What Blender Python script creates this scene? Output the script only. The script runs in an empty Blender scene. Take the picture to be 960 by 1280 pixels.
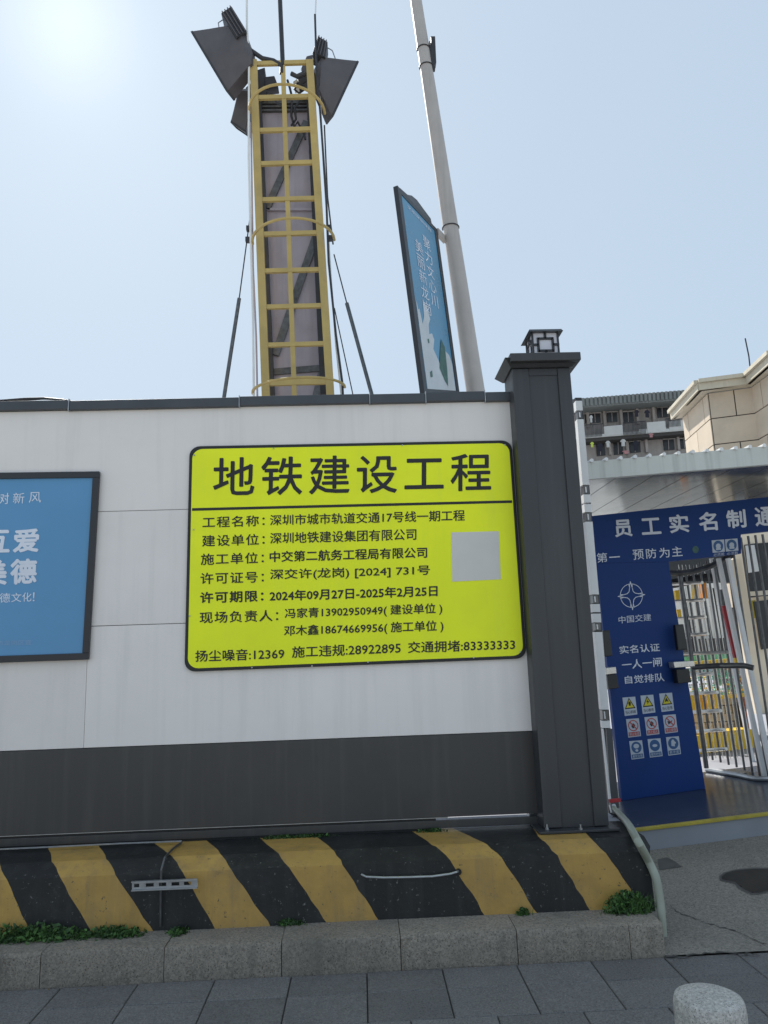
import bpy, bmesh, math, random
from mathutils import Vector, Matrix
random.seed(7)
sc = bpy.context.scene
COL = sc.collection
R = math.radians

# ---------------------------------------------------------------- camera (fitted to the fence lines of the photograph)
PIT, ROL, YAW, F = 0.18884, -0.03393, -0.03784, 918.9
CAMP = Vector((0, -4.85, 1.6))
fw = Vector((-math.sin(YAW)*math.cos(PIT), math.cos(YAW)*math.cos(PIT), math.sin(PIT)))
rt = Vector((math.cos(YAW), math.sin(YAW), 0)); up0 = rt.cross(fw)
RT = rt*math.cos(ROL) + up0*math.sin(ROL); UP = -rt*math.sin(ROL) + up0*math.cos(ROL)
cam = bpy.data.objects.new('camera', bpy.data.cameras.new('camera')); COL.objects.link(cam)
M3 = Matrix((RT, UP, -fw)).transposed()
cam.matrix_world = Matrix.Translation(CAMP) @ M3.to_4x4()
cam.data.sensor_fit = 'VERTICAL'; cam.data.sensor_height = 36; cam.data.lens = 36*F/1280
cam.data.clip_end = 2000; cam.data.clip_start = .05
sc.camera = cam

# ---------------------------------------------------------------- sky, sun, exposure
SUN_PX = (88, -4)
def ray(px, py):
    return (fw*F + RT*(px-480) + UP*(640-py)).normalized()
sd = ray(*SUN_PX)
SEL = math.asin(sd.z); SAZ = math.atan2(sd.x, sd.y)
w = bpy.data.worlds.new('World'); sc.world = w; w.use_nodes = True
nt = w.node_tree; nt.nodes.clear()
sky = nt.nodes.new('ShaderNodeTexSky'); sky.sky_type = 'NISHITA'; sky.sun_disc = False
sky.sun_elevation = SEL; sky.sun_rotation = SAZ; sky.air_density = 1.0; sky.dust_density = 1.6; sky.ozone_density = 1.0
bg = nt.nodes.new('ShaderNodeBackground'); bg.inputs[1].default_value = 0.10
wo = nt.nodes.new('ShaderNodeOutputWorld')
gm = nt.nodes.new('ShaderNodeGamma'); gm.inputs[1].default_value = .10      # a hazy, evenly bright sky
tn = nt.nodes.new('ShaderNodeMix'); tn.data_type = 'RGBA'; tn.blend_type = 'MULTIPLY'; tn.inputs[0].default_value = 1
tn.inputs[7].default_value = (4.45, 5.35, 6.3, 1)
sc_ = nt.nodes.new('ShaderNodeMix'); sc_.data_type = 'RGBA'; sc_.blend_type = 'ADD'; sc_.inputs[0].default_value = .02; sc_.clamp_result = False
nt.links.new(sky.outputs[0], gm.inputs[0]); nt.links.new(gm.outputs[0], tn.inputs[6]); nt.links.new(tn.outputs[2], sc_.inputs[6]); nt.links.new(sky.outputs[0], sc_.inputs[7]); 
au = nt.nodes.new('ShaderNodeMix'); au.data_type = 'RGBA'; au.blend_type = 'MULTIPLY'; au.inputs[0].default_value = 1; au.inputs[7].default_value = (1/26,)*3+(1,)
ag = nt.nodes.new('ShaderNodeGamma'); ag.inputs[1].default_value = 14      # aureole of the sun in the haze
ad_ = nt.nodes.new('ShaderNodeMix'); ad_.data_type = 'RGBA'; ad_.blend_type = 'ADD'; ad_.inputs[0].default_value = 1; ad_.clamp_result = False
as_ = nt.nodes.new('ShaderNodeVectorMath'); as_.operation = 'SCALE'; as_.inputs['Scale'].default_value = 9.0
nt.links.new(sky.outputs[0], au.inputs[6]); bw_ = nt.nodes.new('ShaderNodeRGBToBW'); nt.links.new(au.outputs[2], bw_.inputs[0]); nt.links.new(bw_.outputs[0], ag.inputs[0]); nt.links.new(ag.outputs[0], as_.inputs[0])
nt.links.new(sc_.outputs[2], ad_.inputs[6]); nt.links.new(as_.outputs[0], ad_.inputs[7]); nt.links.new(ad_.outputs[2], bg.inputs[0]); nt.links.new(bg.outputs[0], wo.inputs[0])
sun = bpy.data.lights.new('sun', 'SUN'); sun.energy = 5.0; sun.angle = R(.6); sun.color = (1, .95, .87)
so = bpy.data.objects.new('sun', sun); COL.objects.link(so); so.location = sd*60
so.rotation_euler = sd.to_track_quat('Z', 'Y').to_euler()
sc.view_settings.view_transform = 'Standard'; sc.view_settings.look = 'None'; sc.view_settings.gamma = 1
sc.view_settings.exposure = 0.14
sc.cycles.max_bounces = 8; sc.cycles.diffuse_bounces = 4; sc.cycles.glossy_bounces = 4

# ---------------------------------------------------------------- helpers: from a pixel of the photo to a point on a plane
class Plane:
    def __init__(s, p0, n): s.p0 = Vector(p0); s.n = Vector(n).normalized()      # n points to the camera side
    def at(s, px, py, off=0.0):
        d = ray(px, py); p = s.p0 + s.n*off
        return CAMP + d*((p-CAMP).dot(s.n)/d.dot(s.n))
def YP(y): return Plane((0, y, 0), (0, -1, 0))
def ZP(z): return Plane((0, 0, z), (0, 0, 1))
def x_on(px, y, z):       # X of the point of edge (y, z) that shows at column px
    lo, hi = -12.0, 12.0
    for _ in range(50):
        m = (lo+hi)/2; v = Vector((m, y, z))-CAMP
        if 480 + F*v.dot(RT)/v.dot(fw) < px: lo = m
        else: hi = m
    return lo
def hit_fn(px, py, zfn):
    d = ray(px, py); a, b = 1.0, 30.0
    for _ in range(50):
        m = (a+b)/2; p = CAMP + d*m
        if p.z > zfn(p.x, p.y): a = m
        else: b = m
    return CAMP + d*a

# ---------------------------------------------------------------- materials
def mat(name, col, rough=.6, metal=0.0, var=.12, scale=6, bump=.0, bscale=60, stain=0.0, stcol=(.05, .045, .04), spec=.5, streak=0, fine=0, orand=.03, fleck=None):
    m = bpy.data.materials.new(name); m.use_nodes = True; t = m.node_tree; L = t.links.new
    b = t.nodes['Principled BSDF']; b.inputs['Roughness'].default_value = rough; b.inputs['Metallic'].default_value = metal
    b.inputs['Specular IOR Level'].default_value = spec
    tc = t.nodes.new('ShaderNodeTexCoord'); oi = t.nodes.new('ShaderNodeObjectInfo')
    ad = t.nodes.new('ShaderNodeVectorMath'); ad.operation = 'ADD'
    mu = t.nodes.new('ShaderNodeMath'); mu.operation = 'MULTIPLY'; mu.inputs[1].default_value = 37.0
    L(oi.outputs['Random'], mu.inputs[0]); L(tc.outputs['Object'], ad.inputs[0]); L(mu.outputs[0], ad.inputs[1])
    def noise(s, det=6, vec=None, r=.6):
        n = t.nodes.new('ShaderNodeTexNoise'); n.inputs['Scale'].default_value = s; n.inputs['Detail'].default_value = det
        n.inputs['Roughness'].default_value = r; L(vec or ad.outputs[0], n.inputs['Vector']); return n.outputs[0]
    def ramp(v, a, c):
        r = t.nodes.new('ShaderNodeMapRange'); r.inputs[1].default_value = a; r.inputs[2].default_value = c
        L(v, r.inputs[0]); return r.outputs[0]
    def mix(fac, a, c, mode='MIX'):
        x = t.nodes.new('ShaderNodeMix'); x.data_type = 'RGBA'; x.blend_type = mode
        L(fac, x.inputs[0])
        for i, v in ((6, a), (7, c)):
            if isinstance(v, tuple): x.inputs[i].default_value = (*v, 1)
            else: L(v, x.inputs[i])
        return x.outputs[2]
    lo = tuple(c*(1-var) for c in col); hi = tuple(min(1, c*(1+var)) for c in col)
    c = mix(ramp(noise(scale), .3, .7), lo, hi)
    if fine:
        c = mix(ramp(noise(fine, 3, r=.8), .35, .7), c, tuple(min(1, v*1.9+.02) for v in col))
        c2 = mix(ramp(noise(fine*1.7, 2, r=.8), .58, .66), c, tuple(v*.35 for v in col)); c = c2
    if stain > 0:
        s = ramp(noise(scale*.45, 8, r=.7), .5, .78)
        k = t.nodes.new('ShaderNodeMath'); k.operation = 'MULTIPLY'; k.inputs[1].default_value = stain; L(s, k.inputs[0])
        c = mix(k.outputs[0], c, stcol)
    if streak:
        mp = t.nodes.new('ShaderNodeMapping'); mp.inputs['Scale'].default_value = (14, 14, .7); L(ad.outputs[0], mp.inputs[0])
        s = ramp(noise(1.0, 4, mp.outputs[0]), .5, .75)
        k = t.nodes.new('ShaderNodeMath'); k.operation = 'MULTIPLY'; k.inputs[1].default_value = streak; L(s, k.inputs[0])
        c = mix(k.outputs[0], c, stcol)
    if fleck:
        c = mix(ramp(noise(42, 5, r=.75), .63, .66), c, fleck[0]); c = mix(ramp(noise(9, 9, r=.8), .60, .68), c, fleck[1])
    hs = t.nodes.new('ShaderNodeHueSaturation'); mr = t.nodes.new('ShaderNodeMapRange'); mr.inputs[3].default_value = 1-orand; mr.inputs[4].default_value = 1+orand
    L(oi.outputs['Random'], mr.inputs[0]); L(mr.outputs[0], hs.inputs['Value']); L(c, hs.inputs['Color']); c = hs.outputs[0]
    L(c, b.inputs['Base Color'])
    rr = t.nodes.new('ShaderNodeMapRange'); rr.inputs[3].default_value = max(.02, rough-.1); rr.inputs[4].default_value = min(1, rough+.1)
    L(noise(scale*2), rr.inputs[0]); L(rr.outputs[0], b.inputs['Roughness'])
    if bump:
        bp = t.nodes.new('ShaderNodeBump'); bp.inputs['Strength'].default_value = bump; bp.inputs['Distance'].default_value = .004
        L(noise(bscale, 5, r=.7), bp.inputs['Height']); L(bp.outputs[0], b.inputs['Normal'])
    return m
M = dict(
    white=mat('white_panel', (.81, .765, .73), .42, var=.04, scale=1.5, streak=.2, stain=.12, stcol=(.5, .49, .46)),
    band=mat('charcoal_panel', (.051, .048, .047), .45, var=.08, scale=2, streak=.5, stain=.35, stcol=(.09, .086, .078)),
    cap=mat('slate_trim', (.055, .062, .072), .4, var=.12, scale=5, stain=.2, stcol=(.13, .13, .13)),
    pillar=mat('pillar_paint', (.044, .046, .050), .42, var=.08, scale=3, streak=.25, stcol=(.10, .105, .11), bump=.05, bscale=20),
    yel=mat('sign_yellow', (.88, .95, .012), .45, var=.05, scale=3, spec=.4, streak=.12, stcol=(.62, .68, .10), stain=.08),
    ink=mat('black_print', (.012, .012, .012), .5, var=.05),
    sticker=mat('plain_sticker', (.66, .64, .60), .5, var=.03),
    blue=mat('poster_blue', (.105, .30, .53), .35, var=.04, scale=2),
    frame=mat('dark_frame', (.025, .027, .032), .4, var=.1),
    wprint=mat('white_print', (.72, .76, .85), .5, var=.03),
    sy=mat('barrier_yellow', (.47, .285, .07), .6, var=.16, scale=5, bump=.5, bscale=35, stain=.6, stcol=(.20, .15, .09), streak=.45, fleck=((.10, .085, .05), (.30, .19, .07))),
    sk=mat('barrier_black', (.0115, .0115, .011), .55, var=.25, scale=5, bump=.5, bscale=35, stain=.45, stcol=(.055, .058, .055), streak=.3, fleck=((.16, .155, .14), (.045, .043, .04))),
    conc=mat('kerb_concrete', (.185, .160, .128), .85, var=.16, scale=5, bump=.7, bscale=90, stain=.6, stcol=(.12, .11, .095), streak=.45, fine=75, orand=.10),
    apron=mat('apron_concrete', (.185, .168, .138), .8, var=.12, scale=2.2, bump=.5, bscale=70, stain=.5, stcol=(.12, .115, .10), fine=60),
    tile=mat('granite_tile', (.122, .117, .112), .75, var=.25, scale=5, bump=1.0, bscale=180, stain=.35, stcol=(.12, .125, .13), fine=95, orand=.14),
    grout=mat('joint_mortar', (.07, .068, .062), .9, var=.2, scale=20),
    granite=mat('bollard_granite', (.34, .325, .30), .75, var=.1, scale=9, bump=.7, bscale=150, stain=.4, stcol=(.20, .2, .16), fine=85),
    ground=mat('far_ground', (.44, .42, .38), .9, var=.15, scale=.6),
    site=mat('site_floor', (.36, .37, .41), .8, var=.1, scale=1.5, bump=.3, stain=.3, stcol=(.3, .29, .27)),
    tower=mat('tower_yellow', (.52, .38, .13), .5, var=.12, scale=4, stain=.3, stcol=(.22, .17, .10)),
    steel=mat('dark_steel', (.045, .045, .05), .5, .3, var=.2, scale=10),
    lilac=mat('mast_sheet', (.41, .37, .43), .55, var=.12, scale=3, streak=.3, stcol=(.22, .19, .24)),
    galv=mat('galvanised', (.42, .43, .44), .35, .7, var=.15, scale=20),
    lampb=mat('floodlight_body', (.105, .095, .10), .5, .2, var=.15, scale=5),
    glass=mat('lamp_glass', (.5, .48, .42), .1, 0, var=.1),
    pole=mat('pole_grey', (.48, .44, .41), .5, .1, var=.08, scale=3, streak=.3, stcol=(.24, .22, .2)),
    lbox=mat('lightbox_blue', (.075, .26, .42), .3, var=.1, scale=2),
    lboxw=mat('lightbox_white', (.52, .56, .58), .35, var=.1, scale=4),
    green=mat('print_green', (.04, .12, .10), .5, var=.3, scale=20),
    navy=mat('gate_navy', (.008, .043, .19), .5, var=.08, scale=1.5, spec=.25),
    fascia=mat('canopy_fascia', (.60, .62, .58), .55, var=.06, scale=2, streak=.5, stcol=(.25, .27, .25)),
    ceil=mat('canopy_ceiling', (.15, .155, .155), .13, .1, var=.1, scale=2),
    plat=mat('platform_floor', (.04, .05, .075), .22, var=.15, scale=4, stain=.3, stcol=(.14, .14, .16)),
    riser=mat('platform_riser', (.27, .29, .32), .5, var=.06, scale=3),
    yedge=mat('yellow_edge', (.45, .36, .05), .6, var=.2, scale=10),
    chrome=mat('brushed_steel', (.62, .60, .55), .3, .7, var=.15, scale=20),
    dchrome=mat('dull_steel', (.13, .13, .13), .35, .6, var=.3, scale=20),
    post=mat('post_white', (.80, .80, .79), .45, var=.06, scale=5, stain=.2, stcol=(.4, .39, .37)),
    black=mat('black_plastic', (.012, .013, .014), .35, var=.2),
    beige=mat('cladding_beige', (.64, .535, .41), .75, var=.07, scale=2, bump=.3, stain=.3, stcol=(.36, .31, .25)),
    eave=mat('eave_cream', (.60, .54, .42), .6, var=.08, scale=2, streak=.3, stcol=(.25, .24, .2)),
    joint=mat('cladding_joint', (.06, .055, .05), .9),
    apt=mat('apartment_plaster', (.40, .36, .33), .9, var=.18, scale=.5, stain=.6, stcol=(.12, .105, .095), streak=.4),  # plaster tone lightened so the colour carries distance haze
    parap=mat('balcony_paint', (.55, .55, .52), .85, var=.1, scale=.7, stain=.4, stcol=(.2, .2, .19)),
    roof=mat('sheet_roof', (.19, .20, .19), .7, var=.15, scale=.8),  # tone lightened for haze over the far block
    dark=mat('dark_opening', (.02, .022, .024), .3, var=.2, scale=1),
    orange=mat('orange_paint', (.75, .26, .03), .6, var=.15, scale=8),
    red=mat('red_paint', (.42, .02, .03), .5, var=.1),
    brick=mat('block_masonry', (.62, .54, .42), .9, var=.2, scale=3, stain=.3, stcol=(.2, .18, .15)),
    rbrick=mat('red_masonry', (.42, .14, .07), .9, var=.2, scale=3),
    net=mat('safety_net', (.16, .50, .35), .8, var=.4, scale=14),
    gyel=mat('guard_yellow', (.90, .58, .03), .5, var=.1),
    cabin=mat('cabin_white', (.68, .69, .66), .6, var=.06, scale=2),
    hose=mat('hose_grey', (.33, .35, .28), .45, var=.08, scale=8),
    leaf=mat('leaf', (.075, .16, .04), .6, var=.45, scale=25, spec=.3),
    leafd=mat('leaf_dark', (.035, .075, .025), .6, var=.45, scale=25, spec=.3),
    water=mat('puddle_water', (.022, .022, .022), .3, var=.1, spec=.12, bump=.2, bscale=30),
    cream=mat('site_cream', (.86, .74, .56), .6, var=.06, scale=2, stain=.3, stcol=(.6, .45, .25)),
    crack=mat('crack_dirt', (.07, .066, .06), .9, var=.3, scale=20),
    wet=mat('damp_stain', (.11, .105, .095), .6, var=.2, scale=9),
    syel=mat('sticker_yellow', (.65, .55, .03), .5), sred=mat('sticker_red', (.45, .06, .05), .5), sblu=mat('sticker_blue', (.03, .10, .25), .5),
    swhite=mat('sticker_white', (.50, .55, .62), .5, var=.04),
    cl1=mat('cloth_white', (.5, .5, .48), .9), cl2=mat('cloth_dark', (.02, .02, .03), .9), cl3=mat('cloth_lime', (.5, .6, .1), .9), cl4=mat('cloth_pink', (.4, .2, .2), .9),
)

# ---------------------------------------------------------------- mesh builder
class MB:
    def __init__(s): s.v = []; s.f = []; s.m = []
    def add(s, vs, fs, mi=0):
        o = len(s.v); s.v += [Vector(p) for p in vs]
        for f in fs: s.f.append([i+o for i in f]); s.m.append(mi)
        return s
    def poly(s, pts, mi=0): return s.add(pts, [list(range(len(pts)))], mi)
    def slab(s, pts, vec, mi=0):
        n = len(pts); v = Vector(vec); a = [Vector(p) for p in pts]
        fs = [list(range(n)), [n+i for i in reversed(range(n))]] + [[i, n+i, n+(i+1) % n, (i+1) % n] for i in range(n)]
        return s.add(a + [p+v for p in a], fs, mi)
    def box(s, a, b, mi=0):
        x0, y0, z0 = a; x1, y1, z1 = b
        return s.slab([(x0, y0, z0), (x1, y0, z0), (x1, y0, z1), (x0, y0, z1)], (0, y1-y0, 0), mi)
    def bar(s, p, q, wd, dp, side=None, mi=0):     # rectangular bar from p to q, width wd across `side`, depth dp along the rest
        p = Vector(p); q = Vector(q); d = (q-p).normalized()
        yv = Vector(side) if side else Vector((0, 1, 0))
        if abs(d.dot(yv)) > .95: yv = Vector((1, 0, 0))
        sv = d.cross(yv).normalized(); yv = sv.cross(d).normalized()
        a = [p - sv*wd/2 - yv*dp/2, p + sv*wd/2 - yv*dp/2, p + sv*wd/2 + yv*dp/2, p - sv*wd/2 + yv*dp/2]
        return s.slab(a, q-p, mi)
    def tube(s, pts, r, n=8, mi=0, caps=True):
        pts = [Vector(p) for p in pts]; rs = r if isinstance(r, (list, tuple)) else [r]*len(pts)
        rings = []; prev = None
        for i, p in enumerate(pts):
            d = (pts[min(i+1, len(pts)-1)] - pts[max(i-1, 0)]).normalized()
            u = prev if prev is not None else (Vector((0, 0, 1)) if abs(d.z) < .9 else Vector((1, 0, 0)))
            u = (u - d*u.dot(d)).normalized(); v = d.cross(u); prev = u
            rings.append([p + (u*math.cos(2*math.pi*k/n) + v*math.sin(2*math.pi*k/n))*rs[i] for k in range(n)])
        fs = []
        for i in range(len(pts)-1):
            for k in range(n): fs.append([i*n+k, i*n+(k+1) % n, (i+1)*n+(k+1) % n, (i+1)*n+k])
        if caps: fs += [list(reversed(range(n))), [(len(pts)-1)*n+k for k in range(n)]]
        return s.add([p for r_ in rings for p in r_], fs, mi)
    def hull8(s, a, b, mi=0):   # two quads
        fs = [[0, 1, 2, 3], [7, 6, 5, 4]] + [[i, 4+i, 4+(i+1) % 4, (i+1) % 4] for i in range(4)]
        return s.add(list(a)+list(b), fs, mi)
    def mesh(s, name, mats, L):
        me = bpy.data.meshes.new(name); me.from_pydata([tuple(v-L) for v in s.v], [], s.f)
        for m in (mats if isinstance(mats, (list, tuple)) else [mats]): me.materials.append(m)
        me.polygons.foreach_set('material_index', s.m)
        bm = bmesh.new(); bm.from_mesh(me); bmesh.ops.recalc_face_normals(bm, faces=bm.faces); bm.to_mesh(me); bm.free()
        return me
    def build(s, name, mats, parent=None, kind=None, smooth=False, bevel=0, base=None, recalc=True):
        L = wloc(parent) if parent else (Vector(base) if base else bbase(s.v))
        me = s.mesh(name, mats, L); o = bpy.data.objects.new(name, me); COL.objects.link(o)
        if parent: o.parent = parent
        else: o.location = L
        if kind: o['kind'] = kind
        if smooth:
            me.polygons.foreach_set('use_smooth', [True]*len(me.polygons))
            me.set_sharp_from_angle(angle=R(35))
        if bevel:
            b = o.modifiers.new('bevel', 'BEVEL'); b.width = bevel; b.segments = 2; b.limit_method = 'ANGLE'
        return o
def bbase(vs):
    return Vector(((min(v.x for v in vs)+max(v.x for v in vs))/2, (min(v.y for v in vs)+max(v.y for v in vs))/2, min(v.z for v in vs)))
def wloc(o):
    L = Vector((0, 0, 0))
    while o: L += o.location; o = o.parent
    return L
def tag(o, label, cat, group=None):
    o['label'] = label; o['category'] = cat
    if group: o['group'] = group
    return o
def thing(name, label, cat, loc, group=None):
    o = bpy.data.objects.new(name, None); COL.objects.link(o); o.location = Vector(loc); o.empty_display_size = .1
    return tag(o, label, cat, group)

# ---------------------------------------------------------------- flat print: text and shapes laid on a board
_tc = {}
sp_ = {'地铁建设工程': 1.21, '工程名称：': 1.12, '建设单位：': 1.12, '施工单位：': 1.12, '许可证号：': 1.12, '许可期限：': 1.12, '现场负责人：': 1.12}
def text_mesh(s, bold):
    k = (s, bold)
    if k not in _tc:
        c = bpy.data.curves.new('lettering', 'FONT'); c.body = s; c.size = 1; c.resolution_u = 2; c.space_character = sp_.get(s, 1)
        o = bpy.data.objects.new('lettering', c); COL.objects.link(o)
        bpy.context.view_layer.update()
        me = bpy.data.meshes.new_from_object(o.evaluated_get(bpy.context.evaluated_depsgraph_get()))
        vs = [v.co.copy() for v in me.vertices]; fs = [list(p.vertices) for p in me.polygons]
        bpy.data.objects.remove(o); bpy.data.curves.remove(c); bpy.data.meshes.remove(me)
        xs = [v.x for v in vs]; ys = [v.y for v in vs]
        _tc[k] = ([((v.x-min(xs))/(max(xs)-min(xs)+1e-9), (v.y-min(ys))/(max(ys)-min(ys)+1e-9)) for v in vs], fs)
    return _tc[k]
def quad(pl, q, off):      # q = TL TR BR BL pixels -> (u, v) map, v up
    a = [pl.at(x, y, off) for x, y in q]
    return lambda u, v: (a[3]*(1-u)+a[2]*u)*(1-v) + (a[0]*(1-u)+a[1]*u)*v
def put_text(mb, s, qm, bold=0, mi=0, box=(0, 0, 1, 1)):
    vs, fs = text_mesh(s, bold); u0, v0, u1, v1 = box
    mb.add([qm(u0+(u1-u0)*u, v0+(v1-v0)*v) for u, v in vs], fs, mi)
def text_obj(s, pl, q, off, m, parent, bold=.0, name='lettering'):
    mb = MB(); n = len(s); hq = abs(q[3][1]-q[0][1]); wq = abs(q[1][0]-q[0][0])
    du = bold*hq/wq; dv = bold
    sh = [(0, 0)] if bold <= 0 else [(-du, 0), (du, 0), (0, -dv), (0, dv), (-du*.7, dv*.7), (du*.7, -dv*.7)]
    for k, (a, b) in enumerate(sh):
        put_text(mb, s, quad(pl, q, off+k*.00015), 0, 0, (du+a, dv+b, 1-du+a, 1-dv+b))
    return mb.build(name, m, parent)
def rq(qm, u0, v0, u1, v1): return [qm(u0, v0), qm(u1, v0), qm(u1, v1), qm(u0, v1)]
def disc_pts(qm, cu, cv, ru, rv, n=20, a0=0): return [qm(cu+ru*math.cos(a0+2*math.pi*i/n), cv+rv*math.sin(a0+2*math.pi*i/n)) for i in range(n)]
def ring(mb, qm, cu, cv, ru, rv, t, mi=0, n=24):
    for i in range(n):
        a, b = 2*math.pi*i/n, 2*math.pi*(i+1)/n
        mb.poly([qm(cu+ru*math.cos(a), cv+rv*math.sin(a)), qm(cu+ru*math.cos(b), cv+rv*math.sin(b)),
                 qm(cu+ru*(1-t)*math.cos(b), cv+rv*(1-t)*math.sin(b)), qm(cu+ru*(1-t)*math.cos(a), cv+rv*(1-t)*math.sin(a))], mi)
def rounded(ru, rv, n=6):
    out = []
    for cx, cy, a in ((1-ru, 1-rv, 0), (ru, 1-rv, 90), (ru, rv, 180), (1-ru, rv, 270)):
        for i in range(n+1):
            t = R(a+90*i/n); out.append((cx+ru*math.cos(t), cy+rv*math.sin(t)))
    return out

# ================================================================ SETTING
KY, BY, KZ, TZ = -.71, -.475, .16, .50          # kerb front, barrier front, kerb top, barrier top
FP = YP(1.0)                                   # front plane of the gatehouse canopy
g = MB(); g.poly([(-400, -400, -.06), (400, -400, -.06), (400, 600, -.06), (-400, 600, -.06)]); g.build('ground', M['ground'], kind='structure')
# pavement of granite setts laid as tiles
pv = MB(); pv.box((-7, -2.5, -.055), (7, KY-.004, -.022)); pav = pv.build('pavement', M['grout'], kind='structure')
TW, TD = .385, .29
X0 = x_on(360, KY-.18, 0)
def tile_mesh(wd, dp):
    mb = MB(); g_ = .0025; c = .004
    mb.hull8([(-wd/2+g_, -dp/2+g_, -.03), (wd/2-g_, -dp/2+g_, -.03), (wd/2-g_, dp/2-g_, -.03), (-wd/2+g_, dp/2-g_, -.03)],
             [(-wd/2+g_, -dp/2+g_, -c), (wd/2-g_, -dp/2+g_, -c), (wd/2-g_, dp/2-g_, -c), (-wd/2+g_, dp/2-g_, -c)])
    mb.hull8([(-wd/2+g_, -dp/2+g_, -c), (wd/2-g_, -dp/2+g_, -c), (wd/2-g_, dp/2-g_, -c), (-wd/2+g_, dp/2-g_, -c)],
             [(-wd/2+g_+c, -dp/2+g_+c, 0), (wd/2-g_-c, -dp/2+g_+c, 0), (wd/2-g_-c, dp/2-g_-c, 0), (-wd/2+g_+c, dp/2-g_-c, 0)])
    return mb.mesh('tile', M['tile'], Vector((0, 0, 0)))
rows = [(KY-.005, .235)]
y = KY-.24
for i in range(5): rows.append((y, TD)); y -= TD
for ri, (yt, dp) in enumerate(rows):
    me = tile_mesh(TW, dp)
    sh = 0 if ri < 2 else (.19 if ri % 2 == 0 else 0)
    for ci in range(-11, 14):
        o = bpy.data.objects.new('tile', me); COL.objects.link(o); o.parent = pav
        o.location = Vector((X0+(ci+.5)*TW+sh, yt-dp/2, random.uniform(-.0015, .0015))) - pav.location
        o.rotation_euler = (random.uniform(-.002, .002), random.uniform(-.002, .002), 0)
# kerb stones
kx = [x_on(p, KY, KZ/2) for p in (50, 205, 352, 501, 647, 788, 831)]
for _ in range(6): kx.insert(0, kx[0]-.78)
ks = MB(); ks.box((kx[0], KY+.02, -.05), (kx[-1]-.03, BY+.03, .10)); kerb = ks.build('kerb', M['grout'], kind='structure')
for i in range(len(kx)-1):
    a, b = kx[i]+.002, kx[i+1]-.002; dz = random.uniform(-.004, .003); dy = random.uniform(-.004, .004); z = KZ+dz
    prof = [(KY+dy+.002, -.05), (KY+dy, .0), (KY+dy+.004, z-.014), (KY+dy+.010, z-.004), (KY+dy+.022, z), (BY+.05, z+.001), (BY+.05, -.05)]
    n = 9; mb = MB(); vs = []
    for k in range(n+1):
        x = a+(b-a)*k/n
        for j, (py_, pz_) in enumerate(prof):
            e = random.uniform(-.003, .003) if 0 < j < 5 else 0
            vs.append((x, py_+e, pz_+e*.7))
    m_ = len(prof); fs = [list(range(m_)), [n*m_+j for j in reversed(range(m_))]]
    for k in range(n):
        for j in range(m_): fs.append([k*m_+j, k*m_+(j+1) % m_, (k+1)*m_+(j+1) % m_, (k+1)*m_+j])
    mb.add(vs, fs); mb.build('kerb_stone', M['conc'], kerb, smooth=True)
# concrete apron rising to the gate
KE = x_on(831, KY, .06)
pa, pb = FP.at(815, 1062), FP.at(960, 1043); sl = (pb.z-pa.z)/(pb.x-pa.x)
def apz(x, y):
    t = max(0, min(1, (y-KY)/(1.0-KY))); return .006 + t*(pa.z + sl*(x-pa.x) - .006)
ap = MB(); nx, ny = 30, 12; vs = []
ax0, ax1 = KE-.01, 7.5
for j in range(ny+1):
    for i in range(nx+1):
        x = ax0+(ax1-ax0)*i/nx; yy = KY-.002+(1.06-KY)*j/ny; vs.append((x, yy, apz(x, yy)+random.uniform(-.0015, .0015)))
ap.add(vs, [[j*(nx+1)+i, j*(nx+1)+i+1, (j+1)*(nx+1)+i+1, (j+1)*(nx+1)+i] for j in range(ny) for i in range(nx)])
# strip left of it, behind the barrier end
ap.poly([(ax0-2.2, .36, .03), (ax0, .36, .03), (ax0, 1.06, apz(ax0, 1.06)), (ax0-2.2, 1.06, .03)])
apo = ap.build('apron', M['apron'], kind='structure', smooth=True)
def on_apron(px, py, h=.004):
    p = hit_fn(px, py, apz); p.z += h; return p
def strip(pts, wd, m, name, parent, h=.0035):
    mb = MB(); P = [on_apron(*p, h) for p in pts]; Q = []
    for i in range(len(P)-1):
        for k in range(5): Q.append(P[i].lerp(P[i+1], k/5))
    Q.append(P[-1]); prev = None
    for i, p in enumerate(Q):
        ww = wd*random.uniform(.3, 1.5); q = p + Vector((random.uniform(-1, 1)*wd, random.uniform(-1, 1)*wd, 0))
        cur = (q+Vector((0, -ww/2, 0)), q+Vector((0, ww/2, 0)))
        if prev: mb.poly([prev[0], cur[0], cur[1], prev[1]])
        prev = cur
    return mb.build(name, m, parent)
strip([(836, 1130), (850, 1142), (868, 1149), (893, 1157), (915, 1163), (930, 1168), (942, 1176), (962, 1181)], .013, M['crack'], 'crack', apo)
strip([(836, 1197), (850, 1196), (880, 1193.5), (905, 1192), (930, 1193), (945, 1193.5)], .018, M['crack'], 'crack', apo)
def blob(c, m, name, parent, h):
    mb = MB(); P = [on_apron(*p, h) for p in c]; mb.poly(P); return mb.build(name, m, parent)
blob([(899, 1096), (905, 1091), (918, 1087.5), (940, 1085), (965, 1085), (990, 1090), (985, 1112), (965, 1115), (950, 1118.5), (940, 1119), (930, 1115), (922, 1110), (918, 1105), (908, 1103), (900, 1101)], M['wet'], 'damp_rim', apo, .0035)
pud = blob([(902, 1097), (908, 1092), (920, 1089), (940, 1087), (965, 1087), (985, 1092), (980, 1110), (965, 1113), (950, 1116.5), (940, 1117), (932, 1113.5), (924, 1108), (919, 1103.5), (909, 1101.5), (903, 1100)], M['water'], 'puddle', None, .0055); pud['kind'] = 'stuff'
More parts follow.
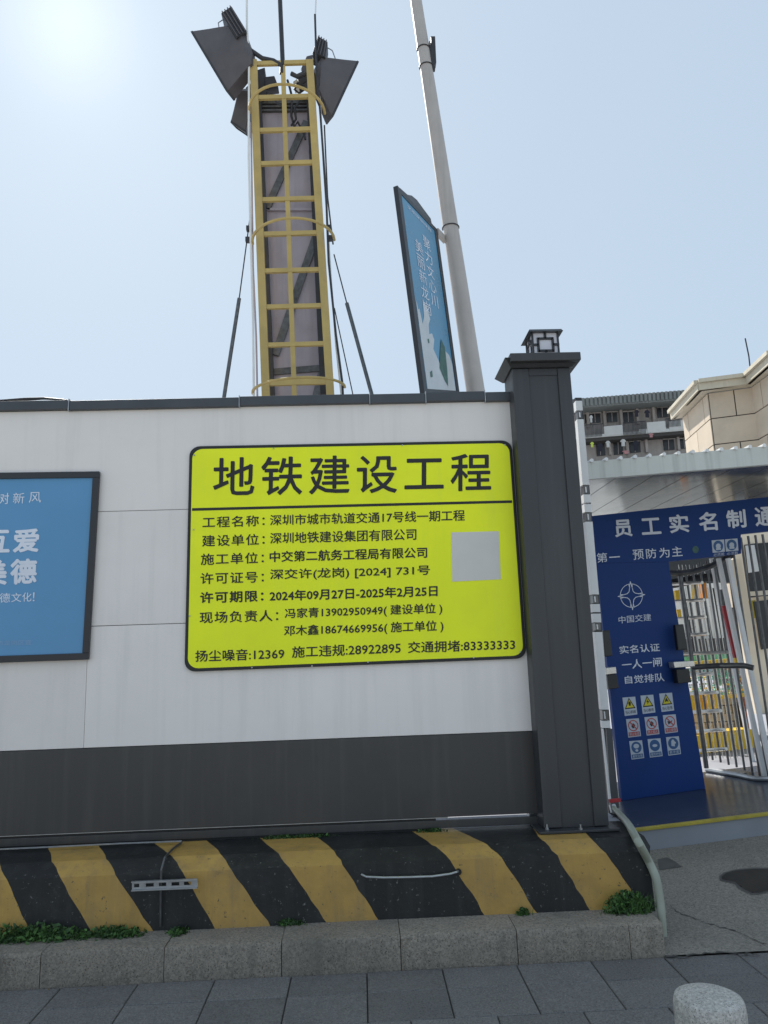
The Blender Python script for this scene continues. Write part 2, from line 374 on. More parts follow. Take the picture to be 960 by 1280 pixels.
blob([(822, 1075), (834, 1072), (845, 1078), (852, 1084), (838, 1086), (824, 1088)], M['wet'], 'damp_stain', apo, .0035)

# ================================================================ STRIPED BARRIER
edges = [  # (pixel column at base, at face top, at chamfer top, at back)
    (42, 8, 1, -6), (118, 74.5, 67, 60), (194, 145, 135.5, 122), (270.5, 229, 217, 190), (341, 289, 279, 256), (412, 360, 349, 322),
    (476, 429, 417.5, 392), (609, 563, 544, 512), (674, 627, 609, 566), (741, 696, 680, 664), (808, 757, 741, 722)]
prof = [(BY, KZ-.02), (BY+.022, .447), (BY+.13, TZ-.005), (BY+.145, TZ), (.06, TZ)]
zk = [KZ, .425, TZ, TZ, TZ]
def brow(e): return [x_on(e[0], prof[0][0], KZ), x_on(e[1], prof[1][0], prof[1][1]), x_on(e[2], prof[2][0], TZ), x_on(e[2], prof[2][0], TZ)-.012, x_on(e[3], prof[4][0], TZ)]
B = [brow(e) for e in edges]
for k in range(8):
    d = .385; B.insert(0, [v-d for v in B[0]])
endx = [x_on(819, BY, KZ), x_on(813, BY, .42), x_on(806, BY+.13, TZ), x_on(806, BY+.13, TZ), x_on(805, .0, TZ)]
B.append(endx)
first_is_black = True     # strip before edges[1] at index ... computed from the end: last strip black
bb = MB(); nb = len(B)
def stripe_line(row, t0):   # sample each profile segment with hand-painted wobble
    out = []; segn = [7, 3, 1, 4]
    for s in range(4):
        for q in range(segn[s]):
            f = q/segn[s]; x = row[s]*(1-f)+row[s+1]*f
            out.append((x+random.uniform(-.006, .006), prof[s][0]*(1-f)+prof[s+1][0]*f, prof[s][1]*(1-f)+prof[s+1][1]*f))
    out.append((row[4], prof[4][0], prof[4][1])); return out
lines = [stripe_line(r_, 0) for r_ in B]
lines[-1] = [(x if 0 else (endx[0]*(1-min(1, k/7)) + endx[1]*min(1, k/7) if k < 8 else endx[2]), y_, z_) for k, (x, y_, z_) in enumerate(lines[-1])]
for i in range(nb-1):
    mi = 1 if (nb-2-i) % 2 == 0 else 0         # last strip black (1)
    a, b = lines[i], lines[i+1]; sub = 4
    rowsv = []
    for k in range(len(a)):
        for s in range(sub+1):
            f = s/sub; rowsv.append(Vector(a[k]).lerp(Vector(b[k]), f))
    fs = [[k*(sub+1)+s, k*(sub+1)+s+1, (k+1)*(sub+1)+s+1, (k+1)*(sub+1)+s] for k in range(len(a)-1) for s in range(sub)]
    bb.add(rowsv, fs, mi)
# end face, back and bottom
ef = [Vector(p) for p in lines[-1]]
xb = ef[-1].x
bb.add(ef + [Vector((xb, .36, TZ)), Vector((endx[0], .36, KZ-.02))], [list(range(len(ef)+2))], 1)
bb.poly([(B[0][0], .36, TZ), (xb, .36, TZ), (endx[0], .36, 0), (B[0][0], .36, 0)], 1)
bb.poly([(B[0][4], .06, TZ), (xb, .06, TZ), (xb, .36, TZ), (B[0][4], .36, TZ)], 2)
barrier = thing('concrete_barrier', 'long concrete base painted in yellow and black slanting stripes under the fence', 'barrier', (0, BY, 0))
bo = bb.build('body', [M['sy'], M['sk'], M['site']], barrier, smooth=True); bo.data.set_sharp_from_angle(angle=R(11))
tx = bpy.data.textures.new('worn', 'CLOUDS'); tx.noise_scale = .25
# pipe in a groove, slotted channel across it, wire loops
chp = YP(BY-.03)
pipe = MB(); pts = [ZP(TZ+.012).at(227, 1053), ZP(TZ+.012).at(216, 1061), YP(BY+.03).at(206, 1072), YP(BY-.012).at(201.5, 1088), YP(BY-.012).at(201, 1110), YP(BY-.012).at(200.5, 1158)]
pipe.tube(pts, .0065, 8); tag(pipe.build('cable', M['dchrome'], smooth=True), 'thin dark cable bending over the striped barrier behind the slotted metal channel', 'cable')
rod = MB(); rod.tube([ZP(TZ+.02).at(-30, 1063), ZP(TZ+.02).at(60, 1059), ZP(TZ+.02).at(150, 1054.5), ZP(TZ+.02).at(227, 1051.5)], .005, 6)
tag(rod.build('metal_rod', M['galv'], smooth=True), 'thin grey rod lying on top of the striped barrier along the fence foot', 'rod')
ch = thing('slotted_channel', 'short galvanised slotted metal channel fixed across the black stripe', 'metal channel', chp.at(205, 1110))
mb = MB(); a, b, c, d = [chp.at(*p) for p in ((165, 1102), (247, 1098.5), (247, 1109.5), (165, 1112.5))]
u = (b-a); v = (a-d)
def cp(s, t, y=0): return d + u*s + v*t + Vector((0, y, 0))
slots = [(.03, .11), (.21, .33), (.41, .52), (.60, .72), (.79, .90)]
xs = [0]+[q for s in slots for q in s]+[1]
for i in range(len(xs)-1):
    if i % 2 == 0: mb.slab([cp(xs[i], 0), cp(xs[i+1], 0), cp(xs[i+1], 1), cp(xs[i], 1)], (0, .003, 0))
    else:
        mb.slab([cp(xs[i], 0), cp(xs[i+1], 0), cp(xs[i+1], .3), cp(xs[i], .3)], (0, .003, 0)); mb.slab([cp(xs[i], .72), cp(xs[i+1], .72), cp(xs[i+1], 1), cp(xs[i], 1)], (0, .003, 0))
mb.build('web', M['galv'], ch)
for t in (0, 1):
    f = MB(); f.slab([cp(0, t-.07, -.016), cp(1, t-.07, -.016), cp(1, t+.07, -.016), cp(0, t+.07, -.016)], (0, .018, 0)); f.build('flange', M['galv'], ch)
lp = YP(BY-.02); hd = MB()
hd.tube([YP(BY+.01).at(452, 1093), lp.at(458, 1096), lp.at(480, 1097), lp.at(510, 1096.5), lp.at(540, 1095.5), lp.at(562, 1092.5), lp.at(571, 1090), YP(BY+.01).at(573, 1089)], .006, 8)
tag(hd.build('wire_loop', M['galv'], smooth=True), 'bent wire lifting loop on the wide black stripe of the barrier', 'wire loop')
kn = MB(); c = YP(BY+.02).at(573, 1089); kn.tube([c+Vector((0, -.018, 0)), c+Vector((0, .01, 0))], .016, 12); kn.build('hole_plug', M['black'], barrier, smooth=True)

# ================================================================ HOARDING FENCE
W = YP(0)
zt, zj1, zj2, zb, zf = W.at(320, 508).z, W.at(180, 638).z, W.at(170, 781).z, W.at(335, 926.5).z, W.at(600, 1020).z
ztop = W.at(320, 497).z
XR = x_on(672, 0, 1.0)+.03; XJ = x_on(112, 0, 2.0); XL = XJ-2.95
fence = thing('hoarding_fence', 'white hoarding fence with charcoal foot band standing on the striped barrier', 'fence', (0, .03, TZ))
XM = x_on(400, 0, 2.2)
for (za, zc, m, cuts) in ((zj1, zt, 'white', (XL-1.5, XL, XR)), (zj2, zj1, 'white', (XL-1.5, XL+.1, x_on(60, 0, 2.4), XM, XR)), (zb, zj2, 'white', (XL-1.5, XL, XJ, XR)), (zf, zb, 'band', (XL-1.5, XL, XR))):
    for xa, xb_ in zip(cuts, cuts[1:]):
        mb = MB(); mb.box((xa+.001, random.uniform(0, .0012), za+.0018), (xb_-.001, .05, zc-.0018)); mb.build('panel', M[m], fence, bevel=.0015)
bk = MB(); bk.box((XL-1.5, .053, zf), (XR, .058, zt)); bk.build('backing_sheet', M['band'], fence)
XG = x_on(545, 0, zf)
mb = MB(); mb.box((XL-1.5, .004, TZ+.014), (XR, .022, zf-.017)); mb.build('bottom_rail', M['band'], fence, bevel=.003)
mb = MB(); mb.box((XL-1.5, .012, TZ+.001), (XG, .05, TZ+.0135)); mb.box((XL-1.5, .012, zf-.0165), (XG, .05, zf-.0005)); mb.build('light_block_strip', M['ink'], fence)  # strips added to block sunlight through the gaps on the left
mb = MB(); mb.box((XL-1.5, .0, zf-.003), (x_on(560, 0, zf), .011, zf+.001)); mb.build('edge_bead', M['galv'], fence)
for xx in (XL-1.4, XL, XJ, (XJ+XR)/2-.1, XR-.06):    # rear posts carry the panels
    mb = MB(); mb.box((xx-.04, .065, TZ), (xx+.04, .14, zt)); mb.build('rear_post', M['galv'], fence)
for pxa, pxb in ((XL-1.5, -1), (86, 299), (299, 462), (462, 532), (532, 606), (606, 660)):
    xa = pxa if pxa < 0 else x_on(pxa, -.03, ztop); xb_ = x_on(86, -.03, ztop) if pxb == -1 else x_on(pxb, -.03, ztop)
    dz = random.uniform(-.004, .004)
    mb = MB(); mb.box((xa+.003, -.03, zt-.004+dz), (xb_-.003, .09, ztop+dz)); mb.build('cap_rail', M['cap'], fence, bevel=.006)
    mb = MB(); mb.box((xb_-.0025, -.033, zt-.012), (xb_+.0025, .07, ztop+.008)); mb.build('cap_joint', M['galv'], fence)
cv = MB(); cv.tube([YP(.02).at(-60, 503), YP(.02).at(5, 500.5), YP(.02).at(32, 499), YP(.02).at(55, 498), YP(.02).at(84, 500)], [.004, .008, .012, .010, .004], 8)
tag(cv.build('cable_cover', M['frame'], smooth=True), 'dark lumpy cable bundle lying along the fence top at the far left', 'cable')

# construction notice
SPL = YP(-.004); sq = [(237, 558), (639.5, 550.3), (658.5, 823), (230.5, 840)]
sign = thing('construction_notice', 'large yellow green construction notice with black Chinese lettering on the white fence', 'sign', SPL.at(445, 832))
qm = quad(SPL, sq, .014); rc = rounded(.032, .045)
mb = MB(); mb.slab([qm(u, v) for u, v in rc], (0, .012, 0)); mb.build('border', M['ink'], sign)
qm2 = quad(SPL, sq, .0165); mb = MB(); mb.slab([qm2(.5+(u-.5)*.982, .5+(v-.5)*.973) for u, v in rc], (0, .0024, 0)); mb.build('board', M['yel'], sign)
mb = MB(); mb.slab([SPL.at(*p, .0175) for p in ((240, 635.2), (640, 625.3), (640.3, 628.6), (240, 638.6))], (0, .0008, 0)); mb.build('divider', M['ink'], sign)
rowsT = [
    ('地铁建设工程', (267, 572), (614, 566), (614, 613.5), (266, 621), .013),
    ('工程名称：', (253, 646), (331, 643.8), (331, 657.5), (253, 660), .016), ('深圳市城市轨道交通17号线一期工程', (337.5, 643.5), (581, 637), (581, 651), (337.5, 657), .016),
    ('建设单位：', (252.5, 669), (331, 667), (331, 681), (252.5, 683.5), .016), ('深圳地铁建设集团有限公司', (337.5, 666), (520.5, 660.5), (520.5, 675), (337.5, 680), .016),
    ('施工单位：', (251, 692), (330, 690), (330, 704), (251, 706.5), .016), ('中交第二航务工程局有限公司', (337, 689), (534, 683.5), (534, 697.5), (337, 703), .022),
    ('许可证号：', (250.5, 716), (330, 714), (330, 728), (250.5, 730.5), .016), ('深交许(龙岗) [2024] 731号', (337.5, 711.5), (537.5, 706), (537.5, 720.5), (337.5, 726.5), .016),
    ('许可期限：', (250, 740), (329.5, 737.5), (329.5, 752), (250, 754.5), .028), ('2024年09月27日-2025年2月25日', (337, 738), (547, 731.5), (547, 745.5), (337, 752), .026),
    ('现场负责人：', (249.5, 765), (348, 762), (348, 776.5), (249.5, 779.5), .016), ('冯家青13902950949( 建设单位 )', (356, 760.5), (553, 753.5), (553, 768.5), (356, 775), .016),
    ('邓木鑫18674669956( 施工单位 )', (355, 782), (554.5, 775), (554.5, 790.5), (355, 797), .016),
    ('扬尘噪音:12369', (244, 813), (355.5, 809.5), (355.5, 824), (244, 827.5), .016), ('施工违规:28922895', (365, 808), (501, 802), (501, 817), (365, 822.5), .016), ('交通拥堵:83333333', (510, 802), (644, 798), (644, 812.5), (510, 816.5), .016)]
for s, a, b, c, d, bo_ in rowsT: text_obj(s, SPL, (a, b, c, d), .0185, M['ink'], sign, bo_)
mb = MB(); mb.slab([SPL.at(*p, .0185) for p in ((564, 665.5), (623.5, 664), (626, 724), (565.5, 727))], (0, .001, 0)); mb.build('sticker', M['sticker'], sign)
for px_, py_ in ((342, 560.5), (503, 556.5), (631, 556), (242, 662), (237, 770), (315, 834.5), (390, 832.5), (460, 827.5), (650, 815), (592, 822), (243, 569)):
    p = SPL.at(px_, py_, .0185); mb = MB(); mb.tube([p, p-Vector((0, .004, 0))], .005, 8); mb.build('screw', M['galv'], sign)

# blue poster
pq = [(-265, 594), (124, 589), (110, 824.5), (-275, 838)]
poster = thing('framed_poster', 'blue framed slogan poster with white lettering on the left of the fence', 'poster', SPL.at(-60, 830))
qm = quad(SPL, pq, .03)
for nm, (u0, v0, u1, v1) in (('frame_rail', (0, .966, 1, 1)), ('frame_rail', (0, 0, 1, .034)), ('frame_rail', (.979, .034, 1, .966)), ('frame_rail', (0, .034, .021, .966))):
    mb = MB(); mb.slab(rq(qm, u0, v0, u1, v1), (0, .028, 0)); mb.build(nm, M['frame'], poster, bevel=.003)
qm3 = quad(SPL, pq, .016); mb = MB(); mb.slab(rq(qm3, .02, .033, .98, .967), (0, .012, 0)); mb.build('board', M['blue'], poster)
for s, q, bo_ in (('树', [(-5, 616.5), (11.5, 616), (11, 630), (-5.5, 630.5)], .0), ('新', [(16.5, 616), (31, 615.8), (30, 629.3), (16, 629.5)], .0), ('风', [(36.5, 615.3), (51.5, 615), (51, 628.3), (36, 628.5)], .0),
                  ('互', [(-21, 662.5), (12.5, 662.2), (12, 690.5), (-21, 691)], .035), ('爱', [(16.5, 661.5), (49.8, 660.5), (48.2, 690), (15.8, 691)], .035),
                  ('美', [(-24, 700), (9, 699.5), (8.6, 731), (-24, 731.5)], .035), ('德', [(13, 698.5), (47, 698), (45.6, 729.5), (12.5, 731)], .035),
                  ('德', [(-.5, 741.5), (12.8, 741.3), (12.4, 753), (-.8, 753.2)], -.005), ('文', [(14.2, 741.3), (27, 741), (26.4, 752.3), (14, 752.6)], -.005), ('化', [(28, 740.8), (39.6, 740.5), (39, 751.8), (27.8, 752)], -.005), ('！', [(41.3, 740.6), (43.3, 740.5), (43, 751.5), (41, 751.6)], -.005)):
    text_obj(s, SPL, q, .0175, M['wprint'], poster, bo_)
text_obj('深圳市龙岗区宣', SPL, [(-22, 801), (39.5, 799.8), (39.3, 806), (-22, 807.5)], .0175, mat('pale_print', (.25, .42, .62), .5), poster, 0)
SM = mat('thin', (.5, .5, .5))

# ================================================================ GATE PILLAR + LANTERN
PF = YP(-.15)
pz0, pzc = TZ+.02, PF.at(680, 460).z
pxl, pxr = x_on(679, -.15, .6), x_on(760, -.15, .6)
xa_, xb_ = x_on(702, -.15, .6), x_on(742, -.15, .6)
pillar = thing('gate_pillar', 'slate grey steel gate pillar with recessed front and flared cap', 'pillar', ((pxl+pxr)/2, .0, TZ))
D = .26
mb = MB(); mb.box((pxl+.012, -.138, pz0), (pxr-.012, D-.15, pzc)); mb.build('shaft', M['pillar'], pillar)
for a, b in ((pxl, xa_), (xb_, pxr)):
    mb = MB(); mb.box((a, -.152, pz0+.002), (b, -.13, pzc-.002)); mb.build('front_trim', M['pillar'], pillar, bevel=.005)
    x0, x1 = (a, a+.011) if a == pxl else (b-.011, b)
    mb = MB(); mb.box((x0, -.129, pz0+.002), (x1, D-.148, pzc-.002)); mb.build('side_trim', M['pillar'], pillar)
mb = MB(); mb.box((xa_+.002, -.145, pzc-.05), (xb_-.002, -.132, pzc-.003)); mb.build('head_trim', M['pillar'], pillar)
mb = MB(); mb.hull8([(pxl-.012, -.165, pzc), (pxr+.012, -.165, pzc), (pxr+.012, D-.135, pzc), (pxl-.012, D-.135, pzc)],
                   [(pxl-.06, -.225, pzc+.05), (pxr+.055, -.225, pzc+.05), (pxr+.055, D-.09, pzc+.05), (pxl-.06, D-.09, pzc+.05)]); mb.build('cap_flare', M['pillar'], pillar)
CF = YP(-.235); cz0, cz1 = CF.at(680, 450.5).z, CF.at(680, 440.3).z
cxl, cxr = x_on(637.5, -.235, cz1), x_on(725.8, -.235, cz1)
mb = MB(); mb.box((cxl, -.235, cz0), (cxr, .155, cz1)); mb.build('cap_slab', M['pillar'], pillar, bevel=.006)
mb = MB(); mb.box((pxl-.045, -.215, TZ+.003), (pxr+.045, D-.06, TZ+.018)); mb.build('base_plate', M['pillar'], pillar, bevel=.003)
for px_ in (684, 726):
    p = ZP(TZ+.018).at(px_, 1037); mb = MB(); mb.tube([p, p+Vector((0, 0, .03))], .006, 8, 0); mb.tube([p, p+Vector((0, 0, .010))], .012, 6, 0); mb.build('anchor_bolt', M['galv'], pillar)
# lantern
LF = YP(-.12); lx0, lx1 = x_on(665.6, -.12, cz1+.08), x_on(699.5, -.12, cz1+.08)
lz0 = cz1+.002; lz1 = LF.at(682, 416).z; ld = lx1-lx0
lan = thing('post_lantern', 'small square lantern with dark lattice frame on top of the pillar', 'lantern', ((lx0+lx1)/2, -.12+ld/2, cz1))
mb = MB(); mb.box((lx0+.008, -.112, lz0+.012), (lx1-.008, -.128+ld, lz1)); mb.build('glass', mat('milky_glass', (.62, .62, .68), .3, var=.05), lan)
mb = MB(); mb.box((lx0-.01, -.13, lz0), (lx1+.01, -.11+ld, lz0+.018)); mb.build('base', M['frame'], lan)
y0, y1 = -.12, -.12+ld; t = .012
for X in (lx0, lx1-t):
    for Y in (y0, y1-t):
        mb = MB(); mb.box((X, Y, lz0+.018), (X+t, Y+t, lz1)); mb.build('corner_post', M['frame'], lan)
h = lz1-lz0-.018; zc = lz0+.018+h/2; xc = (lx0+lx1)/2; yc = (y0+y1)/2
def lattice(o, e, n):       # o centre of face, e horizontal unit, n outward
    mb = MB(); e = Vector(e); z = Vector((0, 0, 1)); n = Vector(n)*-.01; a, b, s = ld*.27, h*.26, .008
    def bx(u0, v0, u1, v1): mb.slab([o+e*u0+z*v0, o+e*u1+z*v0, o+e*u1+z*v1, o+e*u0+z*v1], n)
    bx(-a, b-s, a, b+s); bx(-a, -b-s, a, -b+s); bx(-a-s, -b-s, -a+s, b+s); bx(a-s, -b-s, a+s, b+s)
    bx(-ld/2, -s, -a, s); bx(a, -s, ld/2, s); bx(-s, b, s, h/2); bx(-s, -h/2, s, -b)
    mb.build('lattice', M['frame'], lan)
lattice(Vector((xc, y0-.001, zc)), (1, 0, 0), (0, -1, 0)); lattice(Vector((xc, y1+.001, zc)), (1, 0, 0), (0, 1, 0))
lattice(Vector((lx0-.001, yc, zc)), (0, 1, 0), (-1, 0, 0)); lattice(Vector((lx1+.001, yc, zc)), (0, 1, 0), (1, 0, 0))
mb = MB(); rx0, rx1 = x_on(660.5, -.15, lz1), x_on(704, -.15, lz1)
mb.hull8([(rx0, -.15, lz1+.001), (rx1, -.15, lz1+.001), (rx1, y1+.03, lz1+.001), (rx0, y1+.03, lz1+.001)], [(rx0+.01, -.14, lz1+.018), (rx1-.01, -.14, lz1+.018), (rx1-.01, y1+.02, lz1+.018), (rx0+.01, y1+.02, lz1+.018)]); mb.build('roof', M['cap'], lan)

# ================================================================ FLOODLIGHT TOWER behind the fence
TY = 3.65; T = YP(TY); TB = YP(TY+.42)
tower = thing('floodlight_tower', 'yellow framed floodlight tower with caged ladder rising behind the white fence', 'light tower', (T.at(367, 520).x, TY+.2, .1))
def tbar(name, a, b, wpx, dp, m, pl=T, parent=None):
    p, q = pl.at(*a), pl.at(*b); wd = wpx*(p-CAMP).dot(fw)/F
    mb = MB(); mb.bar(p, q, wd, dp); return mb.build(name, M[m], parent or tower)
LE, RE, CE = (315.5, 82), (388, 82), (353.5, 82)
def rail(top, bot, ext=.55):
    return top, (bot[0]+(bot[0]-top[0])*ext*.9, bot[1]+(bot[1]-top[1])*ext)
a, b = rail((316.8, 76), (333, 494)); tbar('rail', a, b, 9, .06, 'tower')
a, b = rail((387, 76), (414, 494)); tbar('rail', a, b, 9, .06, 'tower')
a, b = rail((353.5, 78), (368, 478)); tbar('centre_rail', a, b, 5.5, .03, 'tower')
for yy in (79.5, 122, 163, 204.5, 249.5, 292.5, 338.5, 383.5, 431, 478, 530, 585, 640):
    xl = 316.5+(yy-76)*.0388; xr = 387+(yy-76)*.0646
    tbar('rung', (xl+3.5, yy+.6), (xr-3.5, yy-1.4), 5.5 if yy < 470 else 8, .04, 'tower')
def onT(px, py, dy=0):
    p = T.at(px, py); return p + Vector((0, dy, 0))
for (x0, y0_, x1, y1_, rad) in ((312, 141, 406, 142, .50), (316, 305, 418, 300, .52), (316, 492, 431, 484, .42), (322, 650, 440, 640, .30)):
    P, Q = T.at(x0, y0_), T.at(x1, y1_); c = (P+Q)/2; h_ = (Q-P)/2; pts = []
    for k in range(19):
        t_ = math.pi*k/18; pts.append(c - h_*math.cos(t_) + Vector((0, -rad*math.sin(t_), 0)))
    mb = MB(); mb.tube(pts, .018, 6); mb.build('hoop', M['tower'], tower, smooth=True)
for (pts, r_, m, dy) in (
        ([(309, 0), (309.5, 38), (312, 85), (311.5, 200), (314, 300), (317, 400), (318, 495), (322, 640)], .014, 'post', -.05), ([(313, 150), (315.5, 330), (319.5, 420), (321, 495), (324, 640)], .012, 'lilac', .05),
        ([(394, 22), (396, 90), (401, 150), (408, 250), (411, 330), (420, 420), (428, 480), (436, 640)], .014, 'steel', -.05), ([(399, 110), (404, 200), (410, 290), (413, 340), (420, 430), (427, 495)], .012, 'post', .1), ([(405, 150), (409, 240), (416, 300)], .010, 'steel', .1)):
    mb = MB(); mb.tube([onT(x, y_, dy) for x, y_ in pts], r_, 6); mb.build('cage_cable', M[m], tower, smooth=True)
mb = MB(); mb.tube([onT(395.5, -40), onT(395, 0), onT(394, 25)], .010, 6); mb.build('aerial', M['post'], tower)
mb = MB(); mb.tube([onT(309, -40), onT(309, 32)], .010, 6); mb.build('aerial', M['post'], tower)
mb = MB(); mb.tube([onT(349.5, -60), onT(350, 0), onT(353.5, 82)], .030, 8); mb.build('centre_aerial', M['steel'], tower, smooth=True)
# mast body: sheet, angle legs, diagonals
def tq(pl, q, th): 
    mb = MB(); mb.slab([pl.at(*p) for p in q], (0, th, 0)); return mb
tq(TB, [(325.5, 127), (385.5, 126), (413, 720), (351, 720)], .03).build('sheet', M['lilac'], tower)
a, b = rail((324, 124), (341, 494)); tbar('mast_leg', a, b, 5.5, .08, 'steel', YP(TY+.36))
a, b = rail((386.5, 124), (405, 494)); tbar('mast_leg', a, b, 6.5, .08, 'steel', YP(TY+.36))
DP = YP(TY+.40)
for a, b, m, wp in (((383, 152), (333, 262), 'dchrome', 8), ((396, 292), (344, 444), 'dchrome', 9), ((402, 466), (380, 560), 'dchrome', 9), ((324, 124), (388, 124), 'dchrome', 9), ((341, 465), (403, 460), 'dchrome', 8), ((330, 262), (392, 262), 'lilac', 3)):
    tbar('brace', a, b, wp, .03, m, DP)
for k in range(3): tbar('louvre', (326, 130+k*4.5), (386, 129.3+k*4.5), 2.2, .05, 'dchrome', DP)
# guy struts
for a, b, c in (((313, 268), (299, 373), (279, 503)), ((417.5, 318), (433.5, 379), (468, 505))):
    mb = MB(); mb.tube([onT(*a), onT(*b)], .008, 6); mb.build('guy_rope', M['steel'], tower); q = onT(*b)
    e = onT(*c); mb = MB(); mb.tube([q, e, e+(e-q)*1.3], .024, 8); mb.build('guy_strut', M['dchrome'], tower, smooth=True)
mb = MB(); mb.tube([onT(418, 385), onT(443, 502), onT(460, 620)], .007, 6); mb.build('guy_rope', M['steel'], tower)
for px_, py_ in ((311, 286), (310, 300), (411, 285), (413, 298)):
    p = onT(px_, py_); mb = MB(); mb.box(p-Vector((.03, .03, .03)), p+Vector((.03, .03, .03))); mb.build('clamp', M['steel'], tower)
def floodlight(ap1, ap2, b1, b2, wa, wb, ballast, yk, dy=0):
    pl = YP(TY+dy); P1, P2 = [YP(TY+dy+.16).at(*p) for p in (ap1, ap2)]; Q1, Q2 = [pl.at(*p) for p in (b1, b2)]; Y = Vector((0, 1, 0))
    ax = ((P1+P2)/2-(Q1+Q2)/2).normalized()
    WV = ax.cross((P2-P1).normalized()).normalized()
    def rect(a, b, wd, inset=.0):   # rounded octagon section
        c = (a+b)/2; u = (b-a)/2; ch_ = .10; o = []
        for su, sv in ((-1, -1+ch_), (-1+ch_, -1), (1-ch_, -1), (1, -1+ch_), (1, 1-ch_), (1-ch_, 1), (-1+ch_, 1), (-1, 1-ch_)):
            o.append(c + u*su*(1-inset) + WV*(wd/2)*sv*(1-inset))
        return o
    body = MB(); secs = [rect(P1, P2, wa), rect(P1.lerp(Q1, .35), P2.lerp(Q2, .35), wa*.92), rect(P1.lerp(Q1, .8), P2.lerp(Q2, .8), (wa*.35+wb*.65)), rect(Q1, Q2, wb)]
    qc = (Q1+Q2)/2-ax*.05; secs.append([qc + (p-(Q1+Q2)/2)*.45 for p in secs[-1]])
    vs = [p for s in secs for p in s]; fs = [[i*8+k, i*8+(k+1) % 8, (i+1)*8+(k+1) % 8, (i+1)*8+k] for i in range(4) for k in range(8)]+[[32+k for k in range(8)]]
    body.add(vs, fs); ob = body.build('floodlight', M['lampb'], tower, smooth=True)
    r_ = MB(); a = rect(P1, P2, wa*1.02, -.015); b = rect(P1, P2, wa*.94, .06)
    vs = a+b+[p+ax*.03 for p in a]+[p+ax*.03 for p in b]; fs = []
    for k in range(8):
        j = (k+1) % 8; fs += [[k, j, 16+j, 16+k], [16+k, 16+j, 24+j, 24+k], [24+k, 24+j, 8+j, 8+k], [8+k, 8+j, j, k]]
    r_.add(vs, fs); r_.build('rim', M['steel'], ob)
    g_ = MB(); g_.poly([p+ax*.012 for p in rect(P1, P2, wa*.96, .04)]); g_.build('lens', M['glass'], ob)
    if ballast:
        bq = [pl.at(*p) for p in ballast]; m_ = MB(); m_.slab([p-Y*.11 for p in bq], (0, .22, 0)); m_.build('ballast_box', M['steel'], ob, bevel=.01)
        for k in range(4):
            f_ = (k+.5)/4; m_ = MB(); m_.bar(bq[0].lerp(bq[1], f_)-Y*.12, bq[3].lerp(bq[2], f_)-Y*.12, .012, .02); m_.build('cooling_fin', M['lampb'], ob)
        hh = MB(); c0, c1 = bq[0], bq[3]; hh.tube([c0, c0+(c0-bq[1]).normalized()*.07, c1+(c0-bq[1]).normalized()*.07+(P1-c1)*.3, P1.lerp(Q1, .45)], .008, 6); hh.build('safety_wire', M['galv'], ob)
    yy_ = [pl.at(*p) for p in yk]; m_ = MB(); m_.tube(yy_, .03, 8); m_.build('yoke', M['steel'], ob, smooth=True)
    return ob
floodlight((246, 45.5), (289.5, 118.5), (300, 36), (318, 84), .24, .2, [(278, 25), (291, 16), (310, 47), (297, 56)], [(312, 62), (328, 73), (342, 76), (352, 82), (352, 92)])
floodlight((442, 81.5), (410.5, 149), (399, 76), (396, 116), .24, .2, [(410, 60), (398, 53), (391, 74), (407, 80)], [(396, 95), (384, 92), (372, 96), (364, 92)], .1)
floodlight((292.5, 154.5), (311, 167), (301, 117), (320, 118), .24, .2, None, [(309, 112), (318, 104), (330, 100)], .5)
# boxes and cables at the head
for q, m, dy in (([(330, 96), (343, 94.5), (348, 108), (330, 110)], 'steel', .3), ([(319, 88), (331, 84), (333, 118), (321, 120)], 'steel', .3), ([(371, 92), (380, 88), (386, 100), (374, 108)], 'steel', .2), ([(376, 86), (383, 70), (391, 68), (389, 100), (380, 100)], 'lampb', .35), ([(366, 102), (373, 97), (375, 105), (368, 108)], 'eave', .35)):
    mb = MB(); mb.slab([YP(TY+dy).at(*p) for p in q], (0, .14, 0)); mb.build('junction_box', M[m], tower, bevel=.008)
for pts in ([(357, 82), (360, 92), (363, 104), (362, 128), (366, 142), (370, 135), (378, 150), (380, 158)], [(382, 84), (370, 86), (366, 94), (372, 99), (380, 93)], [(330, 96), (338, 100), (344, 112), (356, 118)], [(373, 108), (366, 118), (368, 132), (362, 140)]):
    mb = MB(); mb.tube([onT(x, y_, .25) for x, y_ in pts], .016, 6); mb.build('lamp_cable', M['steel'], tower, smooth=True)

# ================================================================ STREET POLE + LIGHTBOX
PY = 4.15; PP = YP(PY)
pole = thing('street_pole', 'tall pale grey tapering street pole leaning behind the fence', 'lamp post', (PP.at(600, 560).x, PY, .1))
mb = MB(); pts = []; rs = []
for yy in (-60, 0, 60, 120, 200, 280, 360, 440, 490, 560, 640, 760):
    xc_ = 520+(yy/490)*74.5; wpx = 14.2+(yy/488)*9.3 if yy > 0 else 14.2+yy*.012
    p = PP.at(xc_, yy); pts.append(p); rs.append(wpx/2*(p-CAMP).dot(fw)/F*.99)
mb.tube(pts, rs, 28); mb.build('shaft', M['pole'], pole, smooth=True)
def pring(yy, tilt, r_, m):
    xc_ = 520+(yy/490)*74.5; wpx = 14.2+(yy/488)*9.3; c = PP.at(xc_, yy); rad = wpx/2*(c-CAMP).dot(fw)/F+.006
    mb = MB(); mb.tube([c+Vector((rad*math.cos(a_), rad*math.sin(a_), 0)) for a_ in [2*math.pi*k/24 for k in range(25)]], r_, 6); mb.build('band', M[m], pole, smooth=True)
pring(62, 0, .008, 'steel'); pring(84, 0, .008, 'steel'); pring(285, 0, .008, 'steel')
BP = YP(PY-.05)
